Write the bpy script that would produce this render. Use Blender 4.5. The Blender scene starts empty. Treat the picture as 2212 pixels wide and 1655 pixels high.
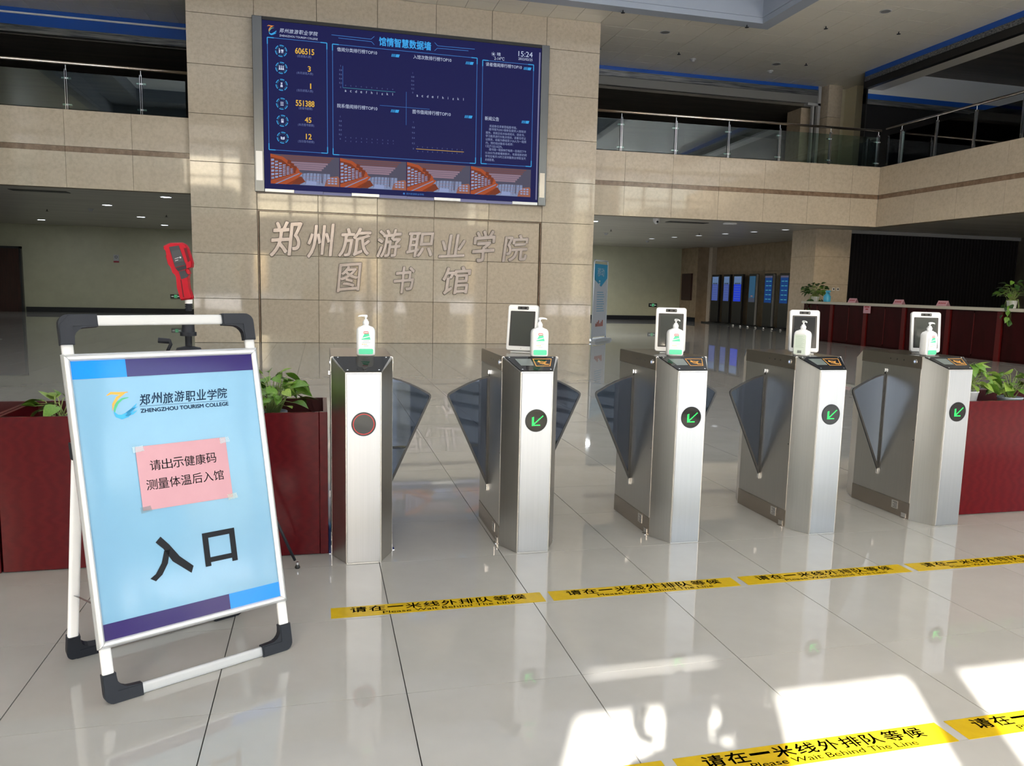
import bpy, math, random
from mathutils import Matrix, Vector
random.seed(7)
sc = bpy.context.scene
COL = sc.collection
R = math.radians

# ------------------------------------------------------------------ camera
cam_d = bpy.data.cameras.new('camera')
cam = bpy.data.objects.new('camera', cam_d); COL.objects.link(cam)
cam_d.sensor_width = 36.0; cam_d.lens = 36.0*1644.1/2212.0; cam_d.clip_start = .05; cam_d.clip_end = 400
def cam_matrix(yaw, pitch, roll, h):
    cy, sy = math.cos(yaw), math.sin(yaw); cp, sp = math.cos(pitch), math.sin(pitch)
    f = Vector((sy*cp, cy*cp, -sp)); r = Vector((cy, -sy, 0)); u = r.cross(f)
    cr, sr = math.cos(roll), math.sin(roll)
    r2 = r*cr+u*sr; u2 = -r*sr+u*cr
    M = Matrix.Identity(4)
    for i in range(3): M[i][0] = r2[i]; M[i][1] = u2[i]; M[i][2] = -f[i]
    M[2][3] = h
    return M
cam.matrix_world = cam_matrix(.24702, .124115, .022946, 1.3148)
sc.camera = cam

# ------------------------------------------------------------------ light
LUMS = .4
SUN_EL, SUN_DIR = R(30), Vector((-.45, -.89, 0)).normalized()
w = bpy.data.worlds.new('world'); sc.world = w; w.use_nodes = True
nt = w.node_tree
sky = nt.nodes.new('ShaderNodeTexSky'); sky.sky_type = 'NISHITA'; sky.sun_disc = False
sky.sun_elevation = SUN_EL; sky.sun_rotation = math.atan2(SUN_DIR.x, SUN_DIR.y); sky.air_density = 1.2; sky.dust_density = 3.0
nt.links.new(sky.outputs[0], nt.nodes['Background'].inputs[0])
nt.nodes['Background'].inputs[1].default_value = .95
sd = bpy.data.lights.new('sun', 'SUN'); sd.energy = 32; sd.angle = R(.6); sd.color = (1, .955, .89)
sun = bpy.data.objects.new('sun', sd); COL.objects.link(sun)
sv = (SUN_DIR*math.cos(SUN_EL)+Vector((0, 0, math.sin(SUN_EL))))
sun.rotation_euler = sv.to_track_quat('Z', 'Y').to_euler(); sun.location = (-6, -12, 12)
pd = bpy.data.lights.new('daylight_portal', 'AREA'); pd.shape = 'RECTANGLE'; pd.size = 28; pd.size_y = 7.2
pd.cycles.is_portal = True
po = bpy.data.objects.new('daylight_portal', pd); COL.objects.link(po); po.location = (0, -2.3, 3.7); po.rotation_euler = (R(90), 0, 0)
sc.view_settings.view_transform = 'Standard'; sc.view_settings.look = 'None'; sc.view_settings.gamma = 1
sc.view_settings.use_curve_mapping = False; sc.view_settings.exposure = 0.22
cy_ = sc.cycles
cy_.use_denoising = True; cy_.max_bounces = 8; cy_.diffuse_bounces = 4; cy_.glossy_bounces = 5; cy_.transparent_max_bounces = 12
cy_.caustics_reflective = False; cy_.caustics_refractive = False; cy_.sample_clamp_indirect = 6; cy_.blur_glossy = .5

# ------------------------------------------------------------------ materials
MATS = {}
def mat(name, col, rough=.5, metal=0.0, spec=.5, noise=None, col2=None, nscale=(1, 1, 1), bump=0, emit=None, es=1.0, kind='noise', coat=0, detail=4, lo=.35, hi=.65, aniso=0):
    if name in MATS: return MATS[name]
    m = bpy.data.materials.new(name); m.use_nodes = True; MATS[name] = m
    n = m.node_tree.nodes; l = m.node_tree.links; b = n['Principled BSDF']
    b.inputs['Base Color'].default_value = (*col, 1); b.inputs['Roughness'].default_value = rough
    b.inputs['Metallic'].default_value = metal; b.inputs['Specular IOR Level'].default_value = spec
    b.inputs['Coat Weight'].default_value = coat; b.inputs['Anisotropic'].default_value = aniso
    if emit: b.inputs['Emission Color'].default_value = (*emit, 1); b.inputs['Emission Strength'].default_value = es
    if noise:
        tc = n.new('ShaderNodeTexCoord'); mp = n.new('ShaderNodeMapping'); mp.inputs['Scale'].default_value = nscale
        l.new(tc.outputs['Object'], mp.inputs[0])
        if kind == 'wave':
            t = n.new('ShaderNodeTexWave'); t.inputs['Scale'].default_value = noise; t.inputs['Distortion'].default_value = 9; t.inputs['Detail'].default_value = 3
        else:
            t = n.new('ShaderNodeTexNoise'); t.inputs['Scale'].default_value = noise; t.inputs['Detail'].default_value = detail; t.inputs['Roughness'].default_value = .62
        l.new(mp.outputs[0], t.inputs['Vector'])
        rp = n.new('ShaderNodeValToRGB'); rp.color_ramp.elements[0].position = lo; rp.color_ramp.elements[1].position = hi
        rp.color_ramp.elements[0].color = (*(col2 or [c*.8 for c in col]), 1); rp.color_ramp.elements[1].color = (*col, 1)
        l.new(t.outputs[0], rp.inputs[0]); l.new(rp.outputs[0], b.inputs['Base Color'])
        if bump:
            bp = n.new('ShaderNodeBump'); bp.inputs['Strength'].default_value = bump; bp.inputs['Distance'].default_value = .002
            l.new(t.outputs[0], bp.inputs['Height']); l.new(bp.outputs[0], b.inputs['Normal'])
    return m
def glassmat(name, tint, refl=1.5, base=0.0, rough=0.0, gcol=(1, 1, 1)):
    m = bpy.data.materials.new(name); m.use_nodes = True; MATS[name] = m
    n = m.node_tree.nodes; l = m.node_tree.links
    for x in list(n): n.remove(x)
    o = n.new('ShaderNodeOutputMaterial'); tr = n.new('ShaderNodeBsdfTransparent'); gl = n.new('ShaderNodeBsdfGlossy')
    tr.inputs[0].default_value = (*tint, 1); gl.inputs['Roughness'].default_value = rough; gl.inputs[0].default_value = (*gcol, 1)
    fr = n.new('ShaderNodeFresnel'); fr.inputs[0].default_value = refl
    ad = n.new('ShaderNodeMath'); ad.operation = 'ADD'; ad.inputs[1].default_value = base; ad.use_clamp = True
    mx = n.new('ShaderNodeMixShader')
    l.new(fr.outputs[0], ad.inputs[0]); l.new(ad.outputs[0], mx.inputs[0]); l.new(tr.outputs[0], mx.inputs[1]); l.new(gl.outputs[0], mx.inputs[2]); l.new(mx.outputs[0], o.inputs[0])
    return m
def steel(name, col, rough, sc_=(220, 220, 2.0), bump=.06):
    m = mat(name, col, rough, 1.0, noise=1.0, col2=[c*.95 for c in col], nscale=sc_, bump=bump, detail=3)
    return m
TILE = mat('polished_tile', (.405, .40, .38), .022, noise=2.2, col2=(.37, .365, .345), spec=.6)
GROUT = mat('tile_grout', (.05, .048, .045), .6)
MARBLE = mat('beige_marble', (.58, .50, .40), .045, noise=13, col2=(.47, .40, .31), detail=10, lo=.28, hi=.60, spec=.4)
MARBLE_B = mat('beige_marble_darker', (.56, .47, .36), .08, noise=9, col2=(.46, .38, .28), detail=9, lo=.3, hi=.62, spec=.4)
JOINT = mat('marble_joint', (.24, .19, .135), .7)
BROWNM = mat('brown_marble', (.27, .18, .12), .15, noise=9, col2=(.16, .10, .065), detail=9)
KMARBLE = mat('kiosk_wall_marble', (.34, .25, .165), .25, noise=4, col2=(.26, .19, .12), detail=8)
OLIVE = mat('olive_paint', (.50, .50, .36), .5, noise=3, col2=(.46, .46, .33))
CEILL = mat('lower_ceiling_panel', (.50, .48, .42), .35, noise=1.3, nscale=(.3, 2.5, 1), col2=(.38, .36, .32))
CEIL = mat('ceiling_tile_metal', (.90, .86, .76), .35, noise=200, col2=(.82, .78, .69), detail=1)
COFF = mat('coffer_paint', (.40, .45, .54), .5)
DARKC = mat('dark_ceiling', (.15, .135, .11), .5, noise=1.5, nscale=(.3, 3, 1), col2=(.09, .08, .07))
GREYC = mat('grey_soffit', (.22, .22, .22), .5)
BLUE = mat('blue_beam_paint', (.015, .10, .50), .3)
GREYST = mat('grey_streaked_metal', (.32, .33, .34), .3, metal=.6, noise=3, nscale=(.5, 6, 14), col2=(.05, .06, .08))
BLACK = mat('black_satin', (.012, .012, .013), .35)
BLACKW = mat('black_curtain', (.006, .005, .006), .7, spec=.2)
DARKST = mat('black_baseboard_stone', (.02, .021, .025), .15)
DOORM = mat('dark_red_wood_door', (.045, .012, .010), .3, noise=3, nscale=(6, 6, .6), col2=(.025, .007, .006))
WOOD = mat('red_mahogany', (.095, .006, .009), .18, noise=5.0, nscale=(1.0, 1, 3.2), col2=(.080, .005, .008), kind='wave', lo=.0, hi=1.0, spec=.15)
WOODD = mat('dark_mahogany', (.05, .006, .008), .3)
CWOOD = mat('counter_mahogany', (.035, .004, .005), .35, noise=4, nscale=(1, 1, .3), col2=(.022, .003, .003), spec=.12)
CTRIM = mat('counter_red_strip', (.09, .006, .006), .3)
STONET = mat('counter_stone_top', (.52, .50, .43), .2)
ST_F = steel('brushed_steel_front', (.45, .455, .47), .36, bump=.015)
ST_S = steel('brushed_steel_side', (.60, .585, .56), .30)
ST_B = steel('brown_reflection_steel', (.42, .375, .33), .26, bump=.03)  # brown of the mirrored surroundings put into the steel colour
CHROME = mat('chrome', (.82, .82, .83), .12, metal=1.0)
BGLASS = mat('black_glass', (.008, .008, .009), .05, spec=.3)
SCRG = mat('dark_screen_glass', (.02, .022, .024), .06, spec=.8)
LCD = mat('lcd_grey', (.16, .19, .18), .1)
GOLD = mat('gold_print', (.75, .36, .06), .4)
WHITEP = mat('white_plastic', (.82, .83, .84), .25)
GREYP = mat('grey_plastic', (.45, .46, .48), .3)
ALU = mat('white_aluminium', (.88, .89, .90), .28, metal=.0)
ALUF = mat('silver_aluminium', (.74, .76, .78), .25, metal=.55)
BPLAST = mat('charcoal_plastic', (.017, .020, .028), .5, spec=.3)
POSTER = mat('light_blue_poster', (.20, .41, .60), .10, noise=3.0, col2=(.185, .385, .57), detail=3, bump=.15)
PBLUE = mat('bright_blue_print', (.005, .25, .83), .10, spec=.35)
PNAVY = mat('indigo_print', (.030, .018, .13), .10, spec=.35)
INK = mat('black_ink', (.010, .011, .015), .5, spec=.2)
NAVYINK = mat('navy_ink', (.008, .03, .10), .5, spec=.2)
CREAM = mat('cream_paint', (.74, .68, .50), .5)
WHITEW = mat('white_bulkhead_paint', (.66, .68, .72), .5)
PINK = mat('pink_paper', (.56, .31, .36), .6, noise=6, col2=(.53, .285, .335))
LORANGE = mat('logo_orange', (.85, .38, .05), .3)
LGREEN = mat('logo_green', (.06, .45, .20), .3)
LBLUE = mat('logo_blue', (.03, .38, .72), .3)
RED = mat('red_rubber', (.40, .004, .016), .45, spec=.15)
REDD = mat('dark_red_rubber', (.10, .003, .008), .5, spec=.2)
GUNG = mat('gunmetal_grey_plastic', (.030, .032, .038), .5, spec=.25)
GUND = mat('dark_slate_plastic', (.012, .014, .02), .5, spec=.25)
YEL = mat('yellow_floor_vinyl', (.50, .345, .008), .35, noise=30, col2=(.45, .31, .007), spec=.12)
LEAF = mat('pothos_leaf_green', (.15, .30, .035), .3, noise=7, col2=(.08, .20, .025), spec=.5)
LEAF2 = mat('pothos_leaf_light', (.34, .46, .10), .3, noise=7, col2=(.18, .33, .05), spec=.5)
LEAFD = mat('dark_leaf_green', (.03, .09, .015), .35, noise=7, col2=(.015, .05, .01))
STEM = mat('pale_stem', (.28, .38, .12), .5)
SOIL = mat('potting_soil', (.05, .035, .022), .9, noise=60, bump=1)
POTW = mat('white_pot', (.75, .77, .82), .3)
BOTW = mat('white_bottle_plastic', (.86, .88, .90), .28, emit=None)
LABG = mat('label_green', (.05, .62, .33), .3)
LABW = mat('label_white', (.88, .93, .92), .3)
LABR = mat('label_red', (.60, .06, .06), .3)
LABGY = mat('label_grey_text', (.30, .42, .42), .4)
LABY = mat('label_yellow', (.75, .55, .12), .4)
BRICK = mat('letter_steel', (.55, .48, .45), .28, metal=1.0)
WHITEE = mat('lamp_white', (1, 1, 1), .5, emit=(.80, .90, 1), es=14)
SILV = mat('banner_silver', (.55, .62, .70), .3, metal=.4)
BANW = mat('banner_print_grey', (.42, .47, .55), .4)
BANB = mat('banner_print_blue', (.03, .26, .48), .4)
def em(name, c, s=1.0): return mat(name, (0, 0, 0), .6, emit=tuple(x*.75 for x in c), es=s, spec=.12)
E_NAVY = em('screen_navy', (.013, .014, .085)); E_FRAME = em('screen_line_blue', (.06, .22, .62)); E_WHITE = em('screen_white', (.60, .68, .88))
E_TITLE = em('screen_title_blue', (.06, .42, .92)); E_GOLD = em('screen_gold', (.85, .50, .07)); E_DIM = em('screen_dim_text', (.16, .20, .42))
E_DIM2 = em('screen_news_text', (.32, .38, .62)); E_TEAL = em('screen_teal', (.06, .28, .36)); E_CYAN = em('screen_cyan', (.05, .40, .85))
E_OR = em('screen_orange', (.42, .085, .03)); E_OR2 = em('screen_dark_orange', (.20, .045, .022)); E_PALE = em('screen_pale_blue', (.24, .29, .46)); E_SLATE = em('screen_slate', (.09, .085, .13)); E_LAV = em('screen_lavender_edge', (.22, .22, .36))
E_BOOK = em('screen_book_blue', (.30, .36, .60)); E_TERR = em('screen_terracotta', (.34, .13, .085)); E_SKYP = em('screen_ceiling_rose', (.16, .075, .085)); E_SKY2 = em('screen_ceiling_mauve', (.30, .20, .26))
E_GRN = em('led_green', (.02, .95, .10), 5.0); E_RED = em('led_red', (1.0, .03, .03), 2.5)
E_KB1 = em('kiosk_blue', (.010, .045, .17)); E_KB2 = em('kiosk_pale_blue', (.11, .18, .32)); E_KB3 = em('kiosk_violet_blue', (.06, .09, .30)); E_KD = em('kiosk_dusk', (.03, .09, .16))
E_EXIT = em('exit_sign_green', (.10, .45, .20)); E_EXITW = em('exit_sign_white', (.5, .6, .55))
GW = glassmat('tinted_wing_glass', (.26, .29, .36), 1.5, .01, 0, (.40, .48, .62))
GB = glassmat('green_balustrade_glass', (.66, .76, .72), 1.5, .02)
GP = glassmat('dark_partition_glass', (.55, .58, .56), 1.5, .02)

# ------------------------------------------------------------------ mesh helpers
TXT = {}
def glyphs(body, bold=0.0, shear=0.0, res=3, solid=False):
    k = (body, bold, shear, res, solid)
    if k in TXT: return TXT[k]
    cu = bpy.data.curves.new('t', 'FONT'); cu.body = body; cu.resolution_u = res; cu.offset = bold; cu.shear = shear; cu.size = 1; cu.extrude = .5 if solid else 0
    o = bpy.data.objects.new('t', cu); COL.objects.link(o)
    dg = bpy.context.evaluated_depsgraph_get(); dg.update()
    me = bpy.data.meshes.new_from_object(o.evaluated_get(dg))
    vs = [tuple(v.co) for v in me.vertices]; fs = [tuple(p.vertices) for p in me.polygons]
    bpy.data.objects.remove(o); bpy.data.curves.remove(cu); bpy.data.meshes.remove(me)
    if not vs: vs = [(0, 0, 0)]
    x0 = min(v[0] for v in vs); x1 = max(v[0] for v in vs); y0 = min(v[1] for v in vs); y1 = max(v[1] for v in vs)
    wx = max(x1-x0, 1e-4); hy = max(y1-y0, 1e-4)
    TXT[k] = ([((v[0]-x0)/wx, (v[1]-y0)/hy, v[2]+.5 if solid else 0) for v in vs], fs, wx/hy)
    return TXT[k]
class MB:
    def __init__(s): s.v = []; s.f = []; s.m = []; s.ms = []; s.sm = []
    def mi(s, m):
        if m not in s.ms: s.ms.append(m)
        return s.ms.index(m)
    def add(s, vs, fs, m, smooth=False):
        o = len(s.v); i = s.mi(m); s.v += [tuple(v) for v in vs]
        for f in fs: s.f.append([a+o for a in f]); s.m.append(i); s.sm.append(smooth)
        return s
    def box(s, x0, y0, z0, x1, y1, z1, m):
        vs = [(x0, y0, z0), (x1, y0, z0), (x1, y1, z0), (x0, y1, z0), (x0, y0, z1), (x1, y0, z1), (x1, y1, z1), (x0, y1, z1)]
        return s.add(vs, [(3, 2, 1, 0), (4, 5, 6, 7), (0, 1, 5, 4), (1, 2, 6, 5), (2, 3, 7, 6), (3, 0, 4, 7)], m)
    def bbox(s, x0, y0, z0, x1, y1, z1, m, b=.003):
        # box with chamfered edges (front/back outline in XZ, chamfer on all y edges)
        ol = lambda d: [(x0+d, z0), (x1-d, z0), (x1, z0+d), (x1, z1-d), (x1-d, z1), (x0+d, z1), (x0, z1-d), (x0, z0+d)]
        def ring(ins, y): return [(min(max(x, x0+ins), x1-ins), y, min(max(z, z0+ins), z1-ins)) for x, z in ol(b)]
        rs = [ring(b, y0), ring(0, y0+b), ring(0, y1-b), ring(b, y1)]
        vs = sum(rs, []); fs = [tuple(range(8)), tuple(reversed(range(24, 32)))]
        for k in range(3):
            for i in range(8): j = (i+1) % 8; fs.append((k*8+i, k*8+8+i, k*8+8+j, k*8+j))
        return s.add(vs, fs, m)
    def prism(s, poly, d0, d1, m, O=(0, 0, 0), e=(1, 0, 0), u=(0, 0, 1), n=(0, -1, 0), smooth=False):
        # poly in (e,u); from d0 (back) to d1 (front, along n)
        O, e, u, n = map(Vector, (O, e, u, n)); N = len(poly)
        a = [O+e*p[0]+u*p[1]+n*d0 for p in poly]; b = [O+e*p[0]+u*p[1]+n*d1 for p in poly]
        fs = [tuple(range(N, 2*N)), tuple(reversed(range(N)))]
        for i in range(N): j = (i+1) % N; fs.append((i, j, N+j, N+i))
        return s.add(a+b, fs, m, smooth)
    def zprism(s, poly, z0, z1, m): return s.prism(poly, z0, z1, m, (0, 0, 0), (1, 0, 0), (0, 1, 0), (0, 0, 1))
    def quad(s, pts, m): return s.add(pts, [tuple(range(len(pts)))], m)
    def flat(s, poly, m, O=(0, 0, 0), e=(1, 0, 0), u=(0, 0, 1), n=(0, -1, 0), d=0):
        O, e, u, n = map(Vector, (O, e, u, n))
        return s.add([O+e*p[0]+u*p[1]+n*d for p in poly], [tuple(range(len(poly)))], m)
    def cyl(s, p0, p1, r, m, seg=12, r1=None, smooth=True, caps=True):
        p0, p1 = Vector(p0), Vector(p1); d = (p1-p0).normalized(); r1 = r if r1 is None else r1
        a = d.orthogonal().normalized(); b = d.cross(a)
        c0 = [p0+(a*math.cos(t)+b*math.sin(t))*r for t in [2*math.pi*i/seg for i in range(seg)]]
        c1 = [p1+(a*math.cos(t)+b*math.sin(t))*r1 for t in [2*math.pi*i/seg for i in range(seg)]]
        fs = [(i, (i+1) % seg, seg+(i+1) % seg, seg+i) for i in range(seg)]
        s.add(c0+c1, fs, m, smooth)
        if caps: s.add(c0, [tuple(reversed(range(seg)))], m); s.add(c1, [tuple(range(seg))], m)
        return s
    def lathe(s, prof, m, c=(0, 0, 0), seg=20, sx=1, sy=1, smooth=True):
        vs = []; n = len(prof)
        for r, z in prof:
            for i in range(seg): t = 2*math.pi*i/seg; vs.append((c[0]+r*sx*math.cos(t), c[1]+r*sy*math.sin(t), c[2]+z))
        fs = [(k*seg+i, k*seg+(i+1) % seg, (k+1)*seg+(i+1) % seg, (k+1)*seg+i) for k in range(n-1) for i in range(seg)]
        s.add(vs, fs, m, smooth)
        if prof[0][0] > 0: s.add(vs[:seg], [tuple(reversed(range(seg)))], m)
        if prof[-1][0] > 0: s.add(vs[-seg:], [tuple(range(seg))], m)
        return s
    def tube(s, pts, r, m, seg=8):
        pts = [Vector(p) for p in pts]; rs = r if isinstance(r, (list, tuple)) else [r]*len(pts)
        ref = None; vs = []
        for k, p in enumerate(pts):
            d = (pts[min(k+1, len(pts)-1)]-pts[max(k-1, 0)]).normalized()
            if ref is None: a = d.orthogonal().normalized()
            else: a = (ref-d*ref.dot(d)); a = a.normalized() if a.length > 1e-5 else d.orthogonal().normalized()
            ref = a; b = d.cross(a)
            for i in range(seg): t = 2*math.pi*i/seg; vs.append(p+(a*math.cos(t)+b*math.sin(t))*rs[k])
        n = len(pts)
        fs = [(k*seg+i, k*seg+(i+1) % seg, (k+1)*seg+(i+1) % seg, (k+1)*seg+i) for k in range(n-1) for i in range(seg)]
        fs += [tuple(reversed(range(seg))), tuple(range((n-1)*seg, n*seg))]
        return s.add(vs, fs, m, True)
    def rtube(s, pts, hw, hd, n, m):
        # rounded-rectangular tube along coplanar points, n = plane normal (depth axis)
        n = Vector(n).normalized(); pts = [Vector(p) for p in pts]; vs = []
        oc = [(1, .5), (.8, .9), (.4, 1), (-.4, 1), (-.8, .9), (-1, .5), (-1, -.5), (-.8, -.9), (-.4, -1), (.4, -1), (.8, -.9), (1, -.5)]
        K = len(oc)
        for k, p in enumerate(pts):
            d0 = (p-pts[k-1]).normalized() if k else None; d1 = (pts[k+1]-p).normalized() if k < len(pts)-1 else None
            d = ((d0 or d1)+(d1 or d0)).normalized(); sd_ = d.cross(n).normalized()
            c = d.dot(d1 or d0); kf = 1/max(c, .5)
            for a, b in oc: vs.append(p+sd_*a*hw*kf+n*b*hd)
        fs = [(k*K+i, k*K+(i+1) % K, (k+1)*K+(i+1) % K, (k+1)*K+i) for k in range(len(pts)-1) for i in range(K)]
        fs += [tuple(range(K)), tuple(range((len(pts)-1)*K, len(pts)*K))]
        return s.add(vs, fs, m, True)
    def text(s, body, O, e, u, w_, h_, m, bold=0.0, shear=0.0, res=3, n=None, th=0.0, warp=None):
        vs, fs, asp = glyphs(body, 0, shear, res, bool(th)); O, e, u = map(Vector, (O, e, u))
        if w_ is None: w_ = h_*asp
        if warp: vs = [(*warp(a, b), z) for a, b, z in vs]
        n = Vector(n) if n is not None else Vector((0, 0, 0))
        if bold:   # heavier strokes: the glyph drawn a few times around a small circle
            r = abs(bold)*h_*(1.0 if len(body) == 1 else 1.2)
            for k in range(8 if th else 5):
                q = 2*math.pi*(k+.5)/(8 if th else 5); o_ = e*(r*math.cos(q))+u*(r*math.sin(q))
                if th: o_ = o_+n*(.0006*k)
                s.add([O+o_+e*a*w_+u*b*h_+n*z*th for a, b, z in vs], fs, m)
            return s
        P = [O+e*a*w_+u*b*h_+n*z*th for a, b, z in vs]
        return s.add(P, fs, m)
    def build(s, name, parent=None, kind=None, label=None):
        me = bpy.data.meshes.new(name); me.from_pydata(s.v, [], s.f)
        for m in s.ms: me.materials.append(m)
        me.polygons.foreach_set('material_index', s.m); me.polygons.foreach_set('use_smooth', s.sm)
        me.update()
        o = bpy.data.objects.new(name, me); COL.objects.link(o)
        if parent: o.parent = parent
        if kind: o['kind'] = kind
        if label: o['label'] = label
        return o
def tag(o, label, cat, group=None):
    o['label'] = label; o['category'] = cat
    if group: o['group'] = group
    return o
def thing(name, loc, label, cat, group=None, rz=0.0):
    o = bpy.data.objects.new(name, None); o.location = loc; o.rotation_euler = (0, 0, rz); o.empty_display_size = .1
    COL.objects.link(o); return tag(o, label, cat, group)
def copy_tree(o, parent=None):
    kids = [c for c in COL.objects if c.parent == o]
    c = o.copy(); COL.objects.link(c)
    if parent: c.parent = parent
    for k in kids: copy_tree(k, c)
    return c
def piece(name, me, parent, loc=(0, 0, 0), sc_=None):
    o = bpy.data.objects.new(name, me); COL.objects.link(o); o.parent = parent; o.location = loc
    if sc_: o.scale = sc_
    return o
def rrect(x0, y0, x1, y1, r, n=4):
    out = []
    for cx, cy, a0 in ((x1-r, y0+r, -90), (x1-r, y1-r, 0), (x0+r, y1-r, 90), (x0+r, y0+r, 180)):
        for i in range(n+1): t = R(a0+90*i/n); out.append((cx+r*math.cos(t), cy+r*math.sin(t)))
    return out
def circ(cx, cy, r, n=24, r2=None): return [(cx+r*math.cos(2*math.pi*i/n), cy+(r2 or r)*math.sin(2*math.pi*i/n)) for i in range(n)]

# ================================================================== STRUCTURE
def struct(name, mb, parent=None): return mb.build(name, parent, kind=None if parent else 'structure')
H = 7.44
# floor slab with polished tiles
b = MB(); b.box(-14, -2.2, -.25, 22, 33, -.012, GROUT); floor = struct('floor', b)
JX, JY, T = -.3394, 2.3355, .6
def tile_mesh(w_, d_, th, m, g=.0011):
    q = MB(); q.box(.0018, g, -th, w_-.0018, d_-g, 0, m); me_o = q.build('tile'); me = me_o.data; bpy.data.objects.remove(me_o); return me
tm = tile_mesh(T, T, .012, TILE)
cells = []
cmat = cam.matrix_world; cinv = cmat.inverted()
for i in range(-24, 38):
    for j in range(-8, 51):
        x = JX+i*T; y = JY+j*T
        if y+T < -2.2 or x < -14.3 or x > 22: continue
        p = cinv @ Vector((x+.3, y+.3, 0)); d = p.length
        vis = p.z < -.3 and abs(p.x/-p.z) < .78 and abs(p.y/-p.z) < .60
        cells.append((0 if vis else 1, d, x, y))
cells.sort()
far = MB()
for k, (v, d, x, y) in enumerate(cells):
    if k < 298 and v == 0: piece('tile', tm, floor, (x, y, 0))
    else: far.box(x+.0012, y+.0012, -.012, x+T-.0012, y+T-.0012, 0, TILE)
o = far.build('tile_field', floor); o['kind'] = 'stuff'

# marble pillar wall with the display
YW = 17.47
b = MB(); b.box(-2.60, YW+.12, 0, 6.30, 18.6, H, JOINT); wc = struct('wall_pillar', b)
def panel(name, x0, x1, z0, z1, y, th, m, parent, g=.004, b_=.003):
    q = MB(); q.bbox(x0+g, y, z0+g, x1-g, y+th, z1-g, m, b_); return q.build(name, parent)
cols_ = [-2.635, -1.311, -.045, 1.231, 2.503, 3.763, 5.035, 6.33]
rows_ = [0, .949, 1.91, 2.86, 3.80, 4.77, 5.755, 6.76, H]
for c in range(7):
    for r in range(8):
        inset = 1 <= c <= 5 and r < 3
        x0 = cols_[c]; x1 = cols_[c+1]; z0 = rows_[r]; z1 = rows_[r+1]
        if inset:
            z1_ = z1-.02 if r == 2 else z1
            panel('marble_panel', x0+(.035 if c == 1 else 0), x1-(.035 if c == 5 else 0), z0, z1_, YW+.065, .05, MARBLE, wc)
        elif 1 <= c <= 5 and 4 <= r <= 6: continue
        else: panel('marble_panel', x0, x1, z0, z1, YW, .115, MARBLE, wc)
b = MB()
for s_, x in ((0, -2.635), (1, 6.28)): b.box(x, YW+.118, 0, x+.05, 18.6, H, MARBLE)
b.build('side_facing', wc)
b = MB(); b.box(-1.311, YW+.02, 2.835, 5.035, YW+.06, 2.858, BROWNM); b.box(-1.305, YW+.02, 0, -1.285, YW+.06, 2.84, BROWNM); b.box(5.01, YW+.02, 0, 5.03, YW+.06, 2.84, BROWNM); b.build('inset_reveal', wc)

# gallery fascias
YB = 17.60
def fascia(name, p0, p1, xs, z0=3.139, z1=4.682):
    # p0->p1 along the face, xs = joints as fractions; outward normal is to the right-hand side of the direction turned towards the hall
    p0 = Vector((*p0, 0)); p1 = Vector((*p1, 0)); L = (p1-p0).length; e = (p1-p0)/L; n = Vector((e.y, -e.x, 0))
    b = MB(); b.prism([(0, z0+.01), (L, z0+.01), (L, z1), (0, z1)], -.30, -.035, JOINT, p0, e, (0, 0, 1), n); root = struct(name, b)
    for a, c in zip(xs[:-1], xs[1:]):
        for (lo, hi, nm, m, off) in ((z0, 3.855, 'marble_panel', MARBLE, 0), (3.855, 3.965, 'band_panel', BROWNM, -.008), (3.965, z1, 'marble_panel', MARBLE, 0)):
            q = MB(); q.prism([(a+.003, lo+.002), (c-.003, lo+.002), (c-.003, hi-.002), (a+.003, hi-.002)], -.034, off, m, p0, e, (0, 0, 1), n); q.build(nm, root)
    return root
YBP = 17.90
fascia('wall_gallery_right', (6.33, YBP), (14.28, YB), [0, .9, 2.15, 3.4, 4.65, 5.9, 7.15, 7.955])
fascia('wall_gallery_left', (-12.6, YB), (-2.64, YB), [0, 1.25, 2.5, 3.75, 5.0, 6.25, 7.60, 8.85, 9.955])
fascia('wall_gallery_wing', (14.28, YB), (14.28, 2.0), [0, 1.3, 2.6, 3.9, 5.2, 6.5, 9, 12, 15.6])
# gallery slabs (upper floors) and low ceilings
b = MB(); b.box(6.3, 18.25, 3.34, 22, 33, 4.64, GREYC); b.box(14.6, 2, 3.34, 22, 18.3, 4.64, GREYC); struct('floor_gallery_right', b)
b = MB(); b.box(-12.6, 17.9, 3.34, -2.6, 33, 4.64, GREYC); b.box(-2.6, 18.6, 3.34, 6.3, 33, 4.64, GREYC); struct('floor_gallery_left', b)
b = MB(); b.box(-12.6, 17.9, 3.30, -2.60, 32.8, 3.34, CEILL); b.box(-2.6, 18.6, 3.30, 6.30, 32.8, 3.34, CEILL); b.box(6.3, 18.2, 3.30, 22, 32.8, 3.34, CEILL); b.box(14.57, 2, 3.30, 22, 18.2, 3.34, CEILL); struct('ceiling_low', b)
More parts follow.
